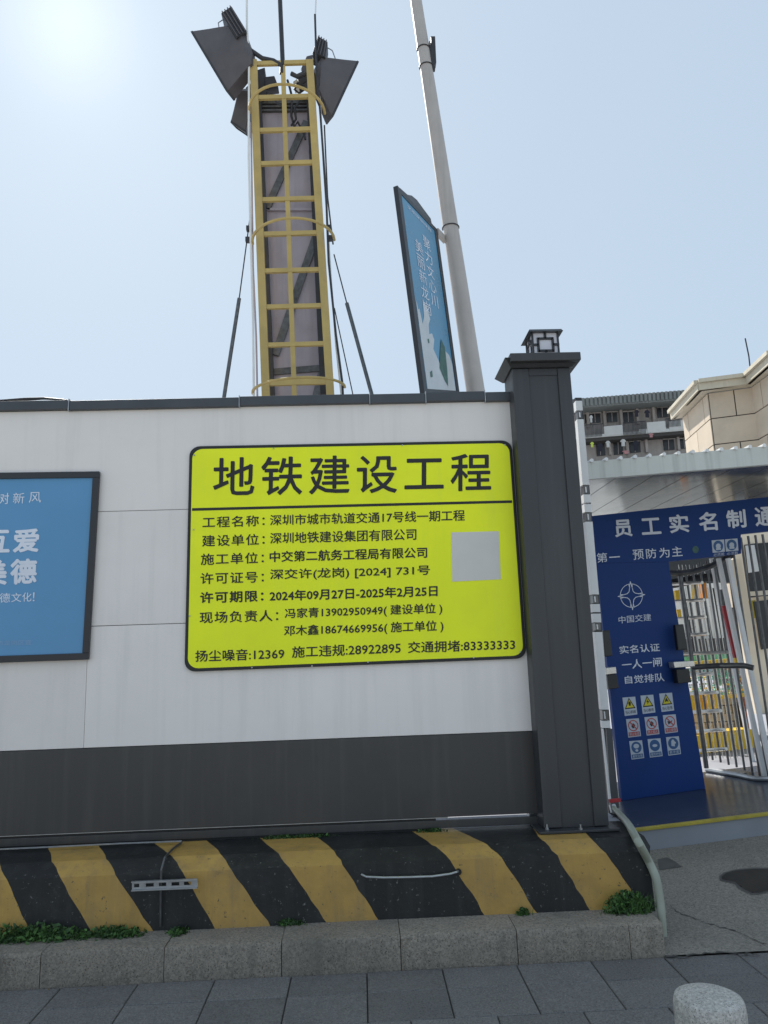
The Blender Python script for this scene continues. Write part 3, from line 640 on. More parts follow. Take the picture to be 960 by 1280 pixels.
mb = MB(); mb.slab([BP.at(*p) for p in ((538.5, 45), (544, 45), (545.5, 78), (540, 86))], (0, .10, 0)); mb.slab([BP.at(*p) for p in ((536.5, 50), (538.5, 52), (541, 86), (538.5, 76))], (0, .06, 0)); mb.slab([BP.at(*p) for p in ((541, 82), (544.5, 82), (544, 87), (541, 87))], (0, .05, 0))
mb.build('antenna_box', M['steel'], pole, bevel=.006)
# lightbox: a board edge-on to the street
NA, NB_ = YP(3.0), YP(3.95)
ztp = NA.at(496, 232).z
nt_, nb_ = NA.at(496, 232), NA.at(531, 500); ft_ = ZP(ztp).at(546, 287); FBP = YP(ft_.y); fb_ = FBP.at(575, 500)
lb = thing('advertising_lightbox', 'tall narrow blue advertising lightbox mounted on the leaning street pole', 'lightbox', ((nb_+fb_)/2))
ex = (ft_-nt_).normalized(); nrm = ex.cross(Vector((0, 0, 1))).normalized()
if nrm.dot(CAMP-nt_) < 0: nrm = -nrm
print('lightbox', nt_, ft_, (ft_-nt_).length)
def lq(u, v, off=0): return (nb_*(1-u)+fb_*u)*(1-v) + (nt_*(1-u)+ft_*u)*v + nrm*off
def lslab(u0, v0, u1, v1, o0, o1, m, name): 
    mb = MB(); mb.slab([lq(u0, v0, o1), lq(u1, v0, o1), lq(u1, v1, o1), lq(u0, v1, o1)], nrm*(o0-o1)); return mb.build(name, M[m], lb)
lslab(0, -.5, .075, 1, -.05, .008, 'frame', 'frame_stile'); lslab(.92, -.5, 1, 1.0, -.05, .008, 'frame', 'frame_stile')
lslab(.075, .975, .92, 1, -.048, .007, 'frame', 'frame_rail'); lslab(.075, .03, .92, .05, -.048, .007, 'frame', 'frame_rail')
lslab(.075, .05, .92, .975, -.045, .0, 'lbox', 'face')
cr = MB(); cps = [(0.08, 1.0), (.12, 1.02), (.3, 1.03), (.42, 1.055), (.55, 1.065), (.72, 1.055), (.9, 1.045), (.92, 1.0)]
cr.slab([lq(u, v, -.02) for u, v in cps], nrm*-.04); cr.build('crown', M['cap'], lb)
wt = MB(); wt.poly([lq(u, v, .004) for u, v in ((.10, .05), (.90, .05), (.90, .20), (.84, .245), (.74, .26), (.66, .19), (.62, .12), (.5, .2), (.4, .25), (.46, .30), (.42, .33), (.34, .32), (.36, .37), (.42, .40), (.38, .46), (.28, .48), (.26, .40), (.2, .36), (.16, .43), (.13, .42), (.12, .45), (.10, .46))])
wt.build('print', M['lboxw'], lb)
gt = MB(); gt.poly([lq(u, v, .007) for u, v in ((.58, .25), (.66, .32), (.74, .28), (.72, .16), (.68, .07), (.6, .1), (.5, .16))]); gt.poly([lq(u, v, .007) for u, v in ((.22, .13), (.28, .14), (.28, .11), (.22, .105))]); gt.poly([lq(u, v, .007) for u, v in ((.27, .29), (.31, .295), (.31, .275), (.28, .27))]); gt.build('print', M['green'], lb)
def lbt(chars, u0, v0, du, dv, ddv, bold=0):
    mb = MB()
    for i, c_ in enumerate(chars):
        vs, fs = text_mesh(c_, bold); vv = v0-i*dv
        mb.add([lq(u0+du*u, vv-dv*.85*(1-v), .005) for u, v in vs], fs)
    mb.build('lettering', M['wprint'], lb)
lbt('聚力文心川', .52, .865, .19, .078, 0); lbt('美丽新龙岗', .28, .80, .19, .078, 0)
mb = MB(); put_text(mb, '文明深圳龙岗', lambda u, v: lq(.2+.6*u, .935+.018*v, .005), 0); mb.build('lettering', M['wprint'], lb)
mb = MB(); q0 = ft_+Vector((0, 0, -.03)); mb.bar(q0, PP.at(556, 300), .09, .05); mb.build('bracket', M['pole'], lb)

# ================================================================ GATE: platform, canopy, panels
e0, e1 = FP.at(796, 1036.5), FP.at(960, 1016.5)
sx = (e1.z-e0.z)/(e1.x-e0.x)
def pz(x): return e0.z+sx*(x-e0.x)
plat_n = Vector((-sx, 0, 1)).normalized(); PLN = Plane(e0, plat_n)
GX0, GX1 = e0.x-.25, 6.5
print('platform z', e0.z, 'slope', sx, 'apron z', pa.z)
platf = thing('gate_platform', 'low glossy dark platform floor with yellow front edge inside the gate', 'platform', (2.2, 1.0, 0))
mb = MB(); mb.slab([(GX0, 1.004, pz(GX0)-.05), (GX1, 1.004, pz(GX1)-.05), (GX1, 1.004, pz(GX1)), (GX0, 1.004, pz(GX0))], (0, 1.75, 0)); mb.build('floor', M['plat'], platf)
mb = MB(); mb.slab([(GX0, 1.0, pa.z+sl*(GX0-pa.x)-.05), (GX1, 1.0, pa.z+sl*(GX1-pa.x)-.05), (GX1, 1.0, pz(GX1)-.018), (GX0, 1.0, pz(GX0)-.018)], (0, .003, 0)); mb.build('riser', M['riser'], platf)
mb = MB(); mb.slab([(GX0, .985, pz(GX0)-.016), (GX1, .985, pz(GX1)-.016), (GX1, .985, pz(GX1)+.006), (GX0, .985, pz(GX0)+.006)], (0, .04, 0)); mb.build('edge_strip', M['yedge'], platf, bevel=.003)
# canopy
canopy = thing('gate_canopy', 'flat white canopy roof with stained fascia over the staff gate', 'canopy', (2.6, 1.0, 2.9))
f0, f1, f2, f3 = FP.at(735, 577), FP.at(960, 557.5), FP.at(960, 580.5), FP.at(735, 599)
f0, f3 = f0-(f1-f0)*1.6, f3-(f2-f3)*1.6  # canopy lengthened leftward out of view, added to shade the apron
ft = (f1-f0); fb = (f2-f3)
ext = 1.9
mb = MB(); mb.slab([f3, f3+fb*ext, f0+ft*ext, f0], (0, .05, 0)); mb.build('fascia', M['fascia'], canopy)
print('can', f0, f1); cx0 = f3+Vector((0, .05, .03)); cx1 = f3+fb*ext+Vector((0, .05, .03))
mb = MB(); mb.slab([cx0+Vector((0, 0, .08)), cx1+Vector((0, 0, .08)), cx1+Vector((0, 0, .11)), cx0+Vector((0, 0, .11))], (0, 4.1, 0)); mb.build('roof_deck', M['roof'], canopy)
# ceiling in strips running away and to the right
cd = (cx1-cx0)
for k in range(22):
    a_, b_ = k/22, (k+1)/22
    p = [cx0+cd*(a_+.0006), cx0+cd*(b_-.0006)]
    mb = MB(); mb.slab([p[0], p[1], p[1]+Vector((0, 4.0, 0)), p[0]+Vector((0, 4.0, 0))], (0, 0, .012)); mb.build('ceiling_panel', M['ceil'], canopy)
# roof sheet ends: little bright corrugation lip
for k in range(62):
    p = f0.lerp(f0+ft*ext, (k+.3)/62); mb = MB(); mb.tube([p+Vector((0, -.02, .004)), p+Vector((0, .4, .004))], .017, 6); mb.build('roof_rib', M['post'], canopy)
# navy panel + banner plane through the two floor points of the panel
g0, g1 = PLN.at(778, 1001), PLN.at(882, 986)
pd = Vector((g1.x-g0.x, g1.y-g0.y, 0)).normalized(); pn = Vector((pd.y, -pd.x, 0)).normalized()
GP = Plane(g0, pn); print('panel', g0, g1, pn)
def gq(q, off=0): return [GP.at(x, y_, off) for x, y_ in q]
panel = thing('gate_signboard', 'navy blue entrance panel with crest, slogans and nine safety stickers', 'sign panel', g0)
mb = MB(); mb.slab(gq([(745, 700), (835.5, 700), (882, 986), (778, 1001)]), -pn*.06); mb.build('board', M['navy'], panel, bevel=.004)
banner = thing('gate_banner', 'navy blue header banner with white Chinese lettering above the turnstile', 'banner', GP.at(850, 690))
mb = MB(); mb.slab(gq([(735, 645.5), (1250, 590), (1250, 634), (926, 667.5), (926.5, 692), (835.5, 702), (740, 704)], .008), -pn*.07); mb.build('board', M['navy'], banner)
for s, x0, x1, yt, yb, dy, bo_ in (('员', 768, 790, 649.5, 671, -1.5, .03), ('工', 801.5, 826, 647.5, 668, -1.5, .03), ('实', 836.5, 861, 643, 666, -1.5, .03), ('名', 873.5, 896.5, 640, 663.5, -1.5, .03), ('制', 908, 932.5, 637, 660, -1.5, .03), ('通', 943.5, 968, 633.5, 657.5, -1.5, .03), ('道', 979, 1003, 630, 654, -1.5, .03),
        ('第', 746, 759.2, 691, 703, -1, .01), ('一', 761.5, 775, 695.5, 697, -1, .02), ('预', 791, 804.5, 686.8, 699.5, -1, .01), ('防', 807.5, 820.5, 685.6, 698, -1, .01), ('为', 824, 837, 684.6, 697, -1, .01), ('主', 839.8, 852.8, 683, 695.3, -1, .01)):
    lean = .10*(yb-yt)
    text_obj(s, GP, [(x0-lean/2, yt-dy/2), (x1-lean/2, yt+dy/2), (x1+lean/2, yb+dy/2), (x0+lean/2, yb-dy/2)], .0115, M['wprint'], banner, bo_)
def small(mb, s, qm, box, mi): put_text(mb, s, qm, 0, mi, box)
for q in ([(889.5, 675.5), (905, 674.3), (906.5, 694.5), (891.3, 696)], [(906.2, 674.2), (921.8, 673), (923.5, 693), (907.8, 694.3)]):
    qm = quad(GP, q, .011); mb = MB(); mb.poly(rq(qm, 0, .24, 1, 1), 0)
    qa = quad(GP, q, .013); mb.poly(disc_pts(qa, .5, .62, .40, .34), 1); qb = quad(GP, q, .015)
    mb.poly(disc_pts(qb, .5, .62, .20, .16), 0); mb.poly(rq(qb, .3, .38, .7, .5), 0); small(mb, '必须戴', qa, (.05, .02, .95, .2), 0)
    mb.build('pictogram', [M['swhite'], M['sblu']], banner)
qm = quad(GP, [(865, 683), (873, 682), (874, 691), (866, 692)], .011); mb = MB(); mb.poly(disc_pts(qm, .5, .5, .5, .5)); mb.build('green_mark', M['green'], banner)
# crest: ring with four-pointed star
qm = quad(GP, [(770, 727), (805.5, 724.5), (808.5, 762), (773, 764.5)], .003); mb = MB()
ring(mb, qm, .5, .5, .40, .40, .05)
def ln(u0, v0, u1, v1, t):
    d = Vector((u1-u0, v1-v0)).normalized(); n = Vector((-d.y, d.x))*t/2
    mb.poly([qm(u0+n.x, v0+n.y), qm(u1+n.x, v1+n.y), qm(u1-n.x, v1-n.y), qm(u0-n.x, v0-n.y)])
for k in range(4):
    a_ = math.pi/2*k; c_, s_ = math.cos(a_), math.sin(a_)
    def rr(x, y_): return (.5+x*c_-y_*s_, .5+x*s_+y_*c_)
    for p, q in (((.48, 0), (.14, .07)), ((.48, 0), (.14, -.07)), ((.14, .07), (.07, .14)), ((.40, .07), (.28, .045)), ((.40, -.06), (.24, -.045))): ln(*rr(*p), *rr(*q), .022)
mb.build('crest', M['wprint'], panel)
text_obj('中国交建', GP, [(773, 770.5), (813.5, 767), (814, 775.5), (773.7, 779.5)], .003, M['wprint'], panel, -.008)
for s, q in (('实名认证', [(773.8, 807.5), (824.2, 803.8), (825, 814), (774.8, 817.5)]), ('一人一闸', [(776.8, 825.5), (826.8, 821.3), (827.6, 832.8), (777.8, 837.3)]), ('自觉排队', [(780.5, 845), (829.8, 841), (830.8, 851.5), (781.4, 855)])):
    text_obj(s, GP, q, .003, M['wprint'], panel, .014)
cap_t = [['当心机械', '当心触电', '当心坠落'], ['禁止吸烟', '禁止烟火', '禁止攀登'], ['戴安全帽', '戴防护镜', '戴手套']]
org = [[(778, 872), (800.5, 869.5), (824, 867)], [(782.5, 899), (805.5, 896.5), (828.5, 894)], [(786.5, 926.5), (809.5, 924), (832.5, 921.5)]]
for r_ in range(3):
    for c_ in range(3):
        x, y_ = org[r_][c_]; q = [(x, y_), (x+16, y_-1.2), (x+18.8, y_+21), (x+3, y_+23)]
        qm = quad(GP, q, .003); mb = MB(); mb.slab(rq(qm, 0, 0, 1, 1), -pn*.0015, 0)
        qa = quad(GP, q, .0045); qb = quad(GP, q, .006); qc = quad(GP, q, .0075)
        if r_ == 0:
            mb.poly([qa(.08, .36), qa(.92, .36), qa(.5, .97)], 1); mb.poly([qb(.19, .42), qb(.81, .42), qb(.5, .87)], 2)
            mb.poly([qc(.45, .52), qc(.56, .52), qc(.6, .7), qc(.5, .78), qc(.4, .68)] if c_ == 0 else ([qc(.56, .8), qc(.4, .62), qc(.5, .62), qc(.45, .48), qc(.62, .66), qc(.52, .66)] if c_ == 1 else [qc(.35, .5), qc(.5, .56), qc(.66, .5), qc(.56, .68), qc(.5, .76), qc(.42, .66)]), 1)
            small(mb, cap_t[r_][c_], qa, (.1, .08, .9, .27), 1); ms = [M['swhite'], M['ink'], M['syel']]
        elif r_ == 1:
            ring(mb, qa, .5, .62, .40, .31, .17, 1, 20)
            mb.poly([qb(.22, .82), qb(.28, .86), qb(.78, .42), qb(.72, .38)], 1)
            mb.poly([qa(.34, .6), qa(.5, .76), qa(.66, .64), qa(.56, .5), qa(.44, .46)] if c_ != 2 else [qa(.3, .66), qa(.5, .62), qa(.7, .7), qa(.6, .58), qa(.66, .46), qa(.5, .54), qa(.36, .46)], 2)
            mb.poly(rq(qa, .06, .05, .94, .27), 1); small(mb, cap_t[r_][c_], qb, (.12, .08, .88, .24), 0); ms = [M['swhite'], M['sred'], M['ink']]
        else:
            mb.poly(disc_pts(qa, .5, .63, .40, .32), 1)
            mb.poly(disc_pts(qb, .5, .70, .22, .13, 12), 0) if c_ == 0 else (mb.poly(disc_pts(qb, .5, .62, .2, .08, 12), 0) if c_ == 1 else mb.poly([qb(.34, .5), qb(.36, .74), qb(.44, .84), qb(.56, .84), qb(.62, .74), qb(.72, .68), qb(.68, .6), qb(.62, .62), qb(.60, .46)], 0))
            if c_ == 0: mb.poly(disc_pts(qb, .5, .46, .12, .07, 10), 0)
            mb.poly(rq(qa, .06, .05, .94, .26), 1); small(mb, cap_t[r_][c_], qb, (.12, .08, .88, .23), 0); ms = [M['swhite'], M['sblu'], M['ink']]
        mb.build('safety_sticker', ms, panel)
# face readers on brackets either side of the panel
def reader(label, q1, q2, q3, off):
    p = GP.at(*q3[0], off); r0 = thing('access_reader', label, 'card reader', p, 'readers at the turnstile')
    for nm, q, m, th in (('screen', q1, 'black', .05), ('mount', q2, 'chrome', .10), ('lower_box', q3, 'black', .08)):
        mb = MB(); mb.slab(gq(q, off), -pn*th); mb.build(nm, M[m], r0, bevel=.005)
    mb = MB(); a_ = [GP.at(*q1[k], off+.002) for k in range(4)]; c_ = sum(a_, Vector())/4; mb.slab([c_+(v_-c_)*.86 for v_ in a_], -pn*.002); mb.build('display', M['dark'], r0)
    return r0
reader('black access reader at the left edge of the navy panel beside the pillar', [(754, 788), (762, 787.5), (766, 820), (756, 821)], [(757, 835), (770, 833.5), (771, 842), (758, 843.5)], [(759, 844), (771, 842.5), (774, 860), (761, 862)], .12)
reader('black access reader at the right edge of the navy panel beside the turnstile', [(844, 781), (854.5, 780), (860, 812), (848, 813)], [(842, 827.5), (868, 826), (869, 833), (843.5, 835)], [(845.5, 837), (861.5, 836), (864.5, 853), (848, 854.5)], .12)

# door post beside the pillar
JP = YP(.45)
jpost = thing('gate_post', 'white segmented gate post with dark hinge clips just right of the pillar', 'gate post', JP.at(768, 1000))
def jx(y_): return 719.5+(y_-501)*.083, 727.5+(y_-501)*.0875
segs = [(501, 513, 'post', 0), (514, 523, 'dchrome', 1), (524, 606, 'post', 0), (607, 617, 'dchrome', 1), (618, 628, 'post', 0), (630, 640, 'post', 0), (641, 651, 'dchrome', 1), (652, 743, 'post', 0), (744, 754, 'dchrome', 1), (755, 765, 'post', 0), (767, 778, 'post', 0), (779, 788, 'dchrome', 1), (790, 887, 'post', 0), (888, 900, 'dchrome', 1), (901, 910, 'post', 0)]
for a_, b_, m, k in segs:
    (l0, r0_), (l1, r1_) = jx(a_), jx(b_); d_ = 1.2 if k else 0
    mb = MB(); mb.slab([JP.at(*p) for p in ((l0+d_, a_), (r0_-d_, a_), (r1_-d_, b_), (l1+d_, b_))], (0, .06, 0)); mb.build('hinge_clip' if k else 'post_segment', M[m], jpost)
    if k:
        mb = MB(); mb.slab([JP.at(*p, .004) for p in ((l0+3, a_+1.5), (l0+4.6, a_+1.5), (l1+4.6, b_-1.5), (l1+3, b_-1.5))], (0, .006, 0)); mb.build('bolt', M['post'], jpost)
mb = MB(); mb.slab([JP.at(*p) for p in ((758, 911), (765, 911), (774, 1010), (764, 1010))], (0, .06, 0)); mb.build('lower_post', M['cap'], jpost)
mb = MB(); mb.slab([YP(.40).at(*p) for p in ((753, 911), (754.6, 911), (764, 1000), (762, 1000))], (0, .03, 0)); mb.build('painted_gap_light', M['post'], jpost)  # white strip standing in for light showing through the gap
mb = MB(); mb.slab([YP(.5).at(*p) for p in ((719, 497), (727, 497), (775, 1045), (764, 1045))], (0, .05, 0)); mb.build('back_post', M['steel'], jpost)
# hose with red valve
hose = thing('water_hose', 'pale green grey hose with red valve running down the barrier end', 'hose', (x_on(828, -.4, .1), -.3, .1))
hp = [YP(.20).at(765, 1008), YP(.10).at(773, 1016), ZP(TZ+.035).at(785, 1030), ZP(TZ+.03).at(797, 1051), YP(BY+.0).at(810, 1075), YP(-.52).at(820, 1098), YP(-.54).at(825, 1125), YP(-.56).at(827.5, 1150), YP(-.57).at(829, 1170)]
def smoothp(P, n=5):
    out = []
    for i in range(len(P)-1):
        p0, p1, p2, p3 = P[max(i-1, 0)], P[i], P[i+1], P[min(i+2, len(P)-1)]
        for k in range(n):
            t_ = k/n; out.append(.5*((2*p1)+(p2-p0)*t_+(2*p0-5*p1+4*p2-p3)*t_*t_+(3*p1-p0-3*p2+p3)*t_**3))
    out.append(P[-1]); return out
sp = smoothp(hp); mb = MB(); mb.tube(sp, [.015+.008*min(1, i/12)*(1 if i < 34 else .8) for i in range(len(sp))], 14); mb.build('tube', M['hose'], hose, smooth=True)
mb = MB(); c = YP(.18).at(768, 1001); mb.bar(c-Vector((.035, 0, 0)), c+Vector((.04, 0, .004)), .022, .02); mb.build('valve_handle', M['red'], hose, bevel=.003)
mb = MB(); mb.tube([YP(.2).at(765, 1006), YP(.18).at(768, 1016)], [.022, .026], 10); mb.build('coupling', M['galv'], hose, smooth=True)
mb = MB()
for k in range(30):
    a_ = k*.9; c0 = YP(.16).at(769+k*.25, 1014+k*.75); mb.tube([c0+Vector((.03*math.cos(a_), .02*math.sin(a_), 0)), c0+Vector((.035*math.cos(a_+1), .02*math.sin(a_+1), -.008))], .004, 5)
mb.build('wire_wrap', M['steel'], hose)

# ================================================================ TURNSTILE
turn = thing('full_height_turnstile', 'full height steel turnstile with horizontal arms behind the navy panel', 'turnstile', PLN.at(905, 955))
for k, yy in enumerate((729, 750.5, 772, 793, 816, 843, 866, 889, 913, 937)):
    xr = (878, 880, 882, 885, 912, 890, 897, 901, 905, 908)[k]; xl = 838+(yy-712)*.16
    a_, b_ = YP(2.55).at(xl, yy+1.2), YP(2.15).at(xr, yy-.8)
    mb = MB(); mb.tube([a_, b_], .016, 8); mb.build('arm', M['chrome'], turn, smooth=True)
mb = MB(); mb.tube([YP(2.2).at(866, 834), YP(2.0).at(900, 832), YP(1.95).at(930, 832), YP(1.9).at(942, 835)], .026, 10); mb.build('push_bar', M['dchrome'], turn, smooth=True)
mb = MB(); mb.tube([YP(2.35).at(849, 712), YP(2.35).at(883, 960)], .022, 12); mb.build('rotor_post', M['dchrome'], turn, smooth=True)
bars = [(856, 708, 891, 950), (865, 706, 901, 953), (874, 703, 911, 956), (883, 701, 921, 959), (892, 699, 931, 963), (900, 697, 941, 968), (908, 694, 950, 971), (917, 692, 960, 975), (926, 672, 971, 980), (935, 670, 982, 984), (944, 669, 993, 988), (953, 668, 1004, 992)]
for i, (x0, y0_, x1, y1_) in enumerate(bars):
    yy = 2.9-.09*i; q = YP(yy); mb = MB(); a_, b_ = q.at(x0, y0_), q.at(x1, y1_); b_.z = max(b_.z, pz(b_.x)); mb.tube([a_, b_], .0115, 8); mb.build('cage_bar', M['dchrome'], turn, smooth=True)
for dx in (0, 4.5):    # thinner bars seen between
    for i in range(6):
        x0 = 848+i*9+dx; q = YP(3.3); mb = MB(); mb.tube([q.at(x0, 706), q.at(x0+38, 948)], .005, 6); mb.build('inner_bar', M['chrome'], turn, smooth=True)
for (x0, x1, yw) in ((898, 957, 2.2), (910, 966, 2.1), (889, 946, 3.0)):
    mb = MB(); mb.bar(YP(yw).at(x0, 698), YP(yw).at(x1, 976), .036, .036); mb.build('white_bar', M['post'], turn)
mb = MB(); mb.bar(YP(2.4).at(901.5, 737), YP(2.4).at(904, 757), .035, .035); mb.bar(YP(2.4).at(904.1, 757.2), YP(2.4).at(919.5, 822), .035, .035, mi=1); mb.bar(YP(2.4).at(919.6, 822.4), YP(2.4).at(922, 832), .034, .034, mi=2); mb.build('marker_bar', [M['dchrome'], M['red'], M['gyel']], turn)
pts = [YP(2.3).at(x, y_) for x, y_ in ((833, 716), (850, 716.5), (868, 714), (885, 709), (902, 701), (915, 694))]
mb = MB(); mb.tube(smoothp(pts), .028, 8); mb.build('top_ring', M['dchrome'], turn, smooth=True)
pts = [YP(3.2).at(x, y_) for x, y_ in ((833, 731), (850, 728), (870, 724), (890, 722))]
mb = MB(); mb.tube(smoothp(pts), .05, 8); mb.build('rear_ring', M['steel'], turn, smooth=True)
br = [YP(2.75).at(882, 952), YP(2.5).at(905, 958), YP(2.3).at(925, 965), YP(2.1).at(945, 974), YP(2.0).at(975, 984)]
for p in br: p.z = pz(p.x)+.02
mb = MB(); mb.tube(smoothp(br), .022, 8); mb.build('floor_ring', M['galv'], turn, smooth=True)

# ================================================================ SITE seen through the turnstile
mb = MB(); mb.poly([(-30, 1.08, .02), (30, 1.08, .02), (30, 40, .02), (-30, 40, .02)]); mb.slab([(GX0, 2.757, pz(GX0)-.05), (9, 2.757, pz(9)-.05), (9, 2.757, pz(9)-.004), (GX0, 2.757, pz(GX0)-.004)], (0, 9, 0)); mb.build('site_ground', M['site'], kind='structure')
def upr(name, label, cat, q, Y, th, m, group=None):
    pl = YP(Y); mb = MB(); mb.slab([pl.at(*p) for p in q], (0, th, 0)); o = mb.build(name, M[m]); tag(o, label, cat, group); return o
upr('site_cabin', 'pale grey cabin wall seen between the upper turnstile bars', 'cabin', [(800, 735), (905, 728), (915, 815), (800, 822)], 9.0, 2.0, 'cabin')
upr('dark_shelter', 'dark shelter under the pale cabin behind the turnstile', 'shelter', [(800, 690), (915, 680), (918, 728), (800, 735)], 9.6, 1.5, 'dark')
upr('dark_interior_strip', 'low dark strip standing in for the unlit interior below the pale cabin wall', 'shade strip', [(800, 801), (918, 797), (922, 822), (800, 826)], 8.6, .5, 'steel')  # dark slab painting the unlit interior below the cabin wall
# block wall with courses
bw = thing('block_wall', 'low wall of tan concrete blocks behind the turnstile bars', 'wall', YP(4.6).at(905, 940)); WP = YP(4.6)
mb = MB(); mb.slab([WP.at(*p) for p in ((840, 873), (928, 868), (938, 930), (840, 936))], (0, .3, 0)); mb.build('core', M['joint'], bw)
for r_ in range(6):
    for c_ in range(10):
        x = 846+c_*9+(4.5 if r_ % 2 else 0)+r_*1.6; y_ = 875+r_*10-c_*.45
        if x > 926+r_*1.6: continue
        mb = MB(); mb.slab([WP.at(*p, .03) for p in ((x, y_), (x+8, y_-.4), (x+9.6, y_+8.8), (x+1.6, y_+9.2))], (0, .03, 0)); mb.build('block', M['brick'], bw)
rb = thing('brick_pier', 'slim red brown brick pier behind the turnstile bars', 'brick pier', YP(4.45).at(932, 930)); RP = YP(4.45)
mb = MB(); mb.slab([RP.at(*p) for p in ((917, 832), (924, 832), (940, 930), (932, 930))], (0, .3, 0)); mb.build('core', M['joint'], rb)
for r_ in range(14):
    y_ = 833+r_*7; x = 917.2+r_*1.12; mb = MB(); mb.slab([RP.at(*p, .02) for p in ((x, y_), (x+7, y_-.3), (x+8, y_+6), (x+1, y_+6.3))], (0, .02, 0)); mb.build('brick', M['rbrick'], rb)
gb = thing('guard_barrier', 'yellow guard barrier with green mesh behind the turnstile', 'barrier', YP(4.1).at(890, 930)); GB = YP(4.1)
for q in ([(846, 829), (922, 822.5), (923, 828), (846, 835)], [(848, 875), (930, 867), (931, 871), (849, 879)]):
    mb = MB(); mb.slab([GB.at(*p) for p in q], (0, .06, 0)); mb.build('rail', M['gyel'], gb)
mb = MB()
for i in range(30):
    for j in range(14):
        if random.random() < .22: continue
        x = 850+i*2.5+j*.5; y_ = 837-i*.2+j*2.7
        mb.poly([GB.at(*p, -.02-random.uniform(0, .06)) for p in ((x, y_), (x+2.1, y_-.1), (x+2.4, y_+2.2), (x+.3, y_+2.3))], random.choice((0, 0, 0, 1, 2)))
mb.build('mesh', [M['net'], M['cabin'], M['gyel']], gb)
mb = MB(); mb.slab([GB.at(*p, -.2) for p in ((848, 822), (915, 815), (921, 822), (849, 829))], (0, .02, 0)); mb.build('top_net', M['net'], gb)
upr('kerb_block', 'yellow painted kerb block along the foot of the tan block wall', 'kerb block', [(850, 922), (941, 912), (944, 937), (872, 944)], 3.75, .3, 'gyel')
for i, (x, ya, yb) in enumerate(((862, 866, 888), (884, 865, 886), (891.5, 864, 885), (867, 728, 748), (844, 738, 750), (846, 762, 774), (850, 905, 912), (874, 918, 938))):
    upr('yellow_bollard', ['short yellow post left of the green mesh', 'yellow post in front of the block wall, left one of a close pair', 'yellow post in front of the block wall, right one of a close pair', 'orange post high behind the turnstile arms', 'yellow post at the upper panel edge', 'yellow post between second and third turnstile arms', 'small orange post low beside the navy panel', 'yellow post beside the kerb block'][i], 'post', [(x, ya), (x+5, ya-.5), (x+6.5, yb), (x+1.5, yb+.5)], 3.9+.04*i, .08, 'gyel', 'yellow posts behind the turnstile')
for lab, q, Y_, m in (('stack of orange boards low beside the navy panel', [(846, 868), (856, 867), (866, 928), (854, 930)], 4.0, 'orange'), ('orange scaffold board upright high behind the arms', [(876, 726), (882, 725.5), (885, 748), (879, 749)], 5.2, 'orange'),
        ('yellow sack pile under the green mesh', [(856, 868), (880, 866), (884, 886), (860, 889)], 4.05, 'gyel'), ('cream door leaf beside the two white bars', [(914, 700), (926, 698), (944, 800), (930, 803)], 5.8, 'cream')):
    upr('site_board', lab, 'board', q, Y_, .08, m)
cone = 0
for k in range(9):     # scaffold tubes standing in front of the cabin
    x = 848+k*6.2; mb = MB(); q = YP(5.6); mb.tube([q.at(x, 735), q.at(x+16, 826)], .012, 6)
    tag(mb.build('scaffold_tube', M['steel' if k % 2 else 'post']), ['First', 'Second', 'Third', 'Fourth', 'Fifth', 'Sixth', 'Seventh', 'Eighth', 'Ninth'][k].lower()+' upright tube from the navy panel before the pale cabin', 'tube', 'scaffold tubes before the site cabin')
gh = thing('site_office', 'cream site building with grey windows at the right edge of the photo', 'building', YP(6.4).at(950, 960)); GH = YP(6.4)
for nm, q, m, dy in (('wall', [(915, 668), (1010, 655), (1060, 975), (963, 990)], 'cream', 0), ('window', [(931, 681), (945, 679), (955, 745), (939, 747)], 'dark', .03), ('window', [(948, 679), (975, 677), (985, 743), (958, 745)], 'dark', .03), ('window', [(942, 752), (975, 748), (990, 806), (952, 812)], 'dark', .03), ('sill', [(938, 739.5), (985, 736), (986, 742), (939, 745)], 'eave', .07), ('pane', [(932, 682), (943, 681), (949, 714), (936, 716)], 'cabin', .045), ('patch', [(931, 752), (944, 750), (948, 772), (934, 774)], 'yedge', .01)):
    mb = MB(); mb.slab([GH.at(*p, dy) for p in q], (0, .25 if nm == 'wall' else .02, 0)); mb.build(nm, M[m], gh)

# ================================================================ BEIGE HOUSE
dz_ = 18.0
c1 = ray(885, 492); H = (CAMP + c1*(dz_/math.hypot(c1.x, c1.y))).z; HZ = ZP(H)
cr0, cr1, cr2, cr3 = HZ.at(854, 523), HZ.at(885, 492.5), HZ.at(940, 485), HZ.at(966, 466)
house = thing('stone_clad_house', 'beige stone clad building with cream eaves rising above the canopy', 'building', ((cr1.x+cr2.x)/2, cr1.y, 0))
cr0e = cr0 + (cr0-cr1)*.0
def facet(a, b, rows, cols, z0, off):
    n = Vector((b.y-a.y, a.x-b.x, 0)).normalized()
    if n.dot(CAMP-a) < 0: n = -n
    mb = MB(); mb.slab([Vector((a.x, a.y, 0)), Vector((b.x, b.y, 0)), b, a], -n*.3); mb.build('wall', M['joint'], house)
    for r_ in range(rows):
        zt_ = H-r_*.62; zb_ = zt_-.595
        L = (b-a).length; js = [0]; p = off if r_ % 2 else off*.45
        while p < L-.25: js.append(p); p += cols
        js.append(L)
        for i in range(len(js)-1):
            u0, u1 = (js[i]+.012)/L, (js[i+1]-.012)/L
            p0, p1 = a.lerp(b, u0), a.lerp(b, u1)
            mb = MB(); mb.slab([Vector((p0.x, p0.y, zb_))+n*.02, Vector((p1.x, p1.y, zb_))+n*.02, Vector((p1.x, p1.y, zt_))+n*.02, Vector((p0.x, p0.y, zt_))+n*.02], -n*.02); mb.build('cladding_slab', M['beige'], house)
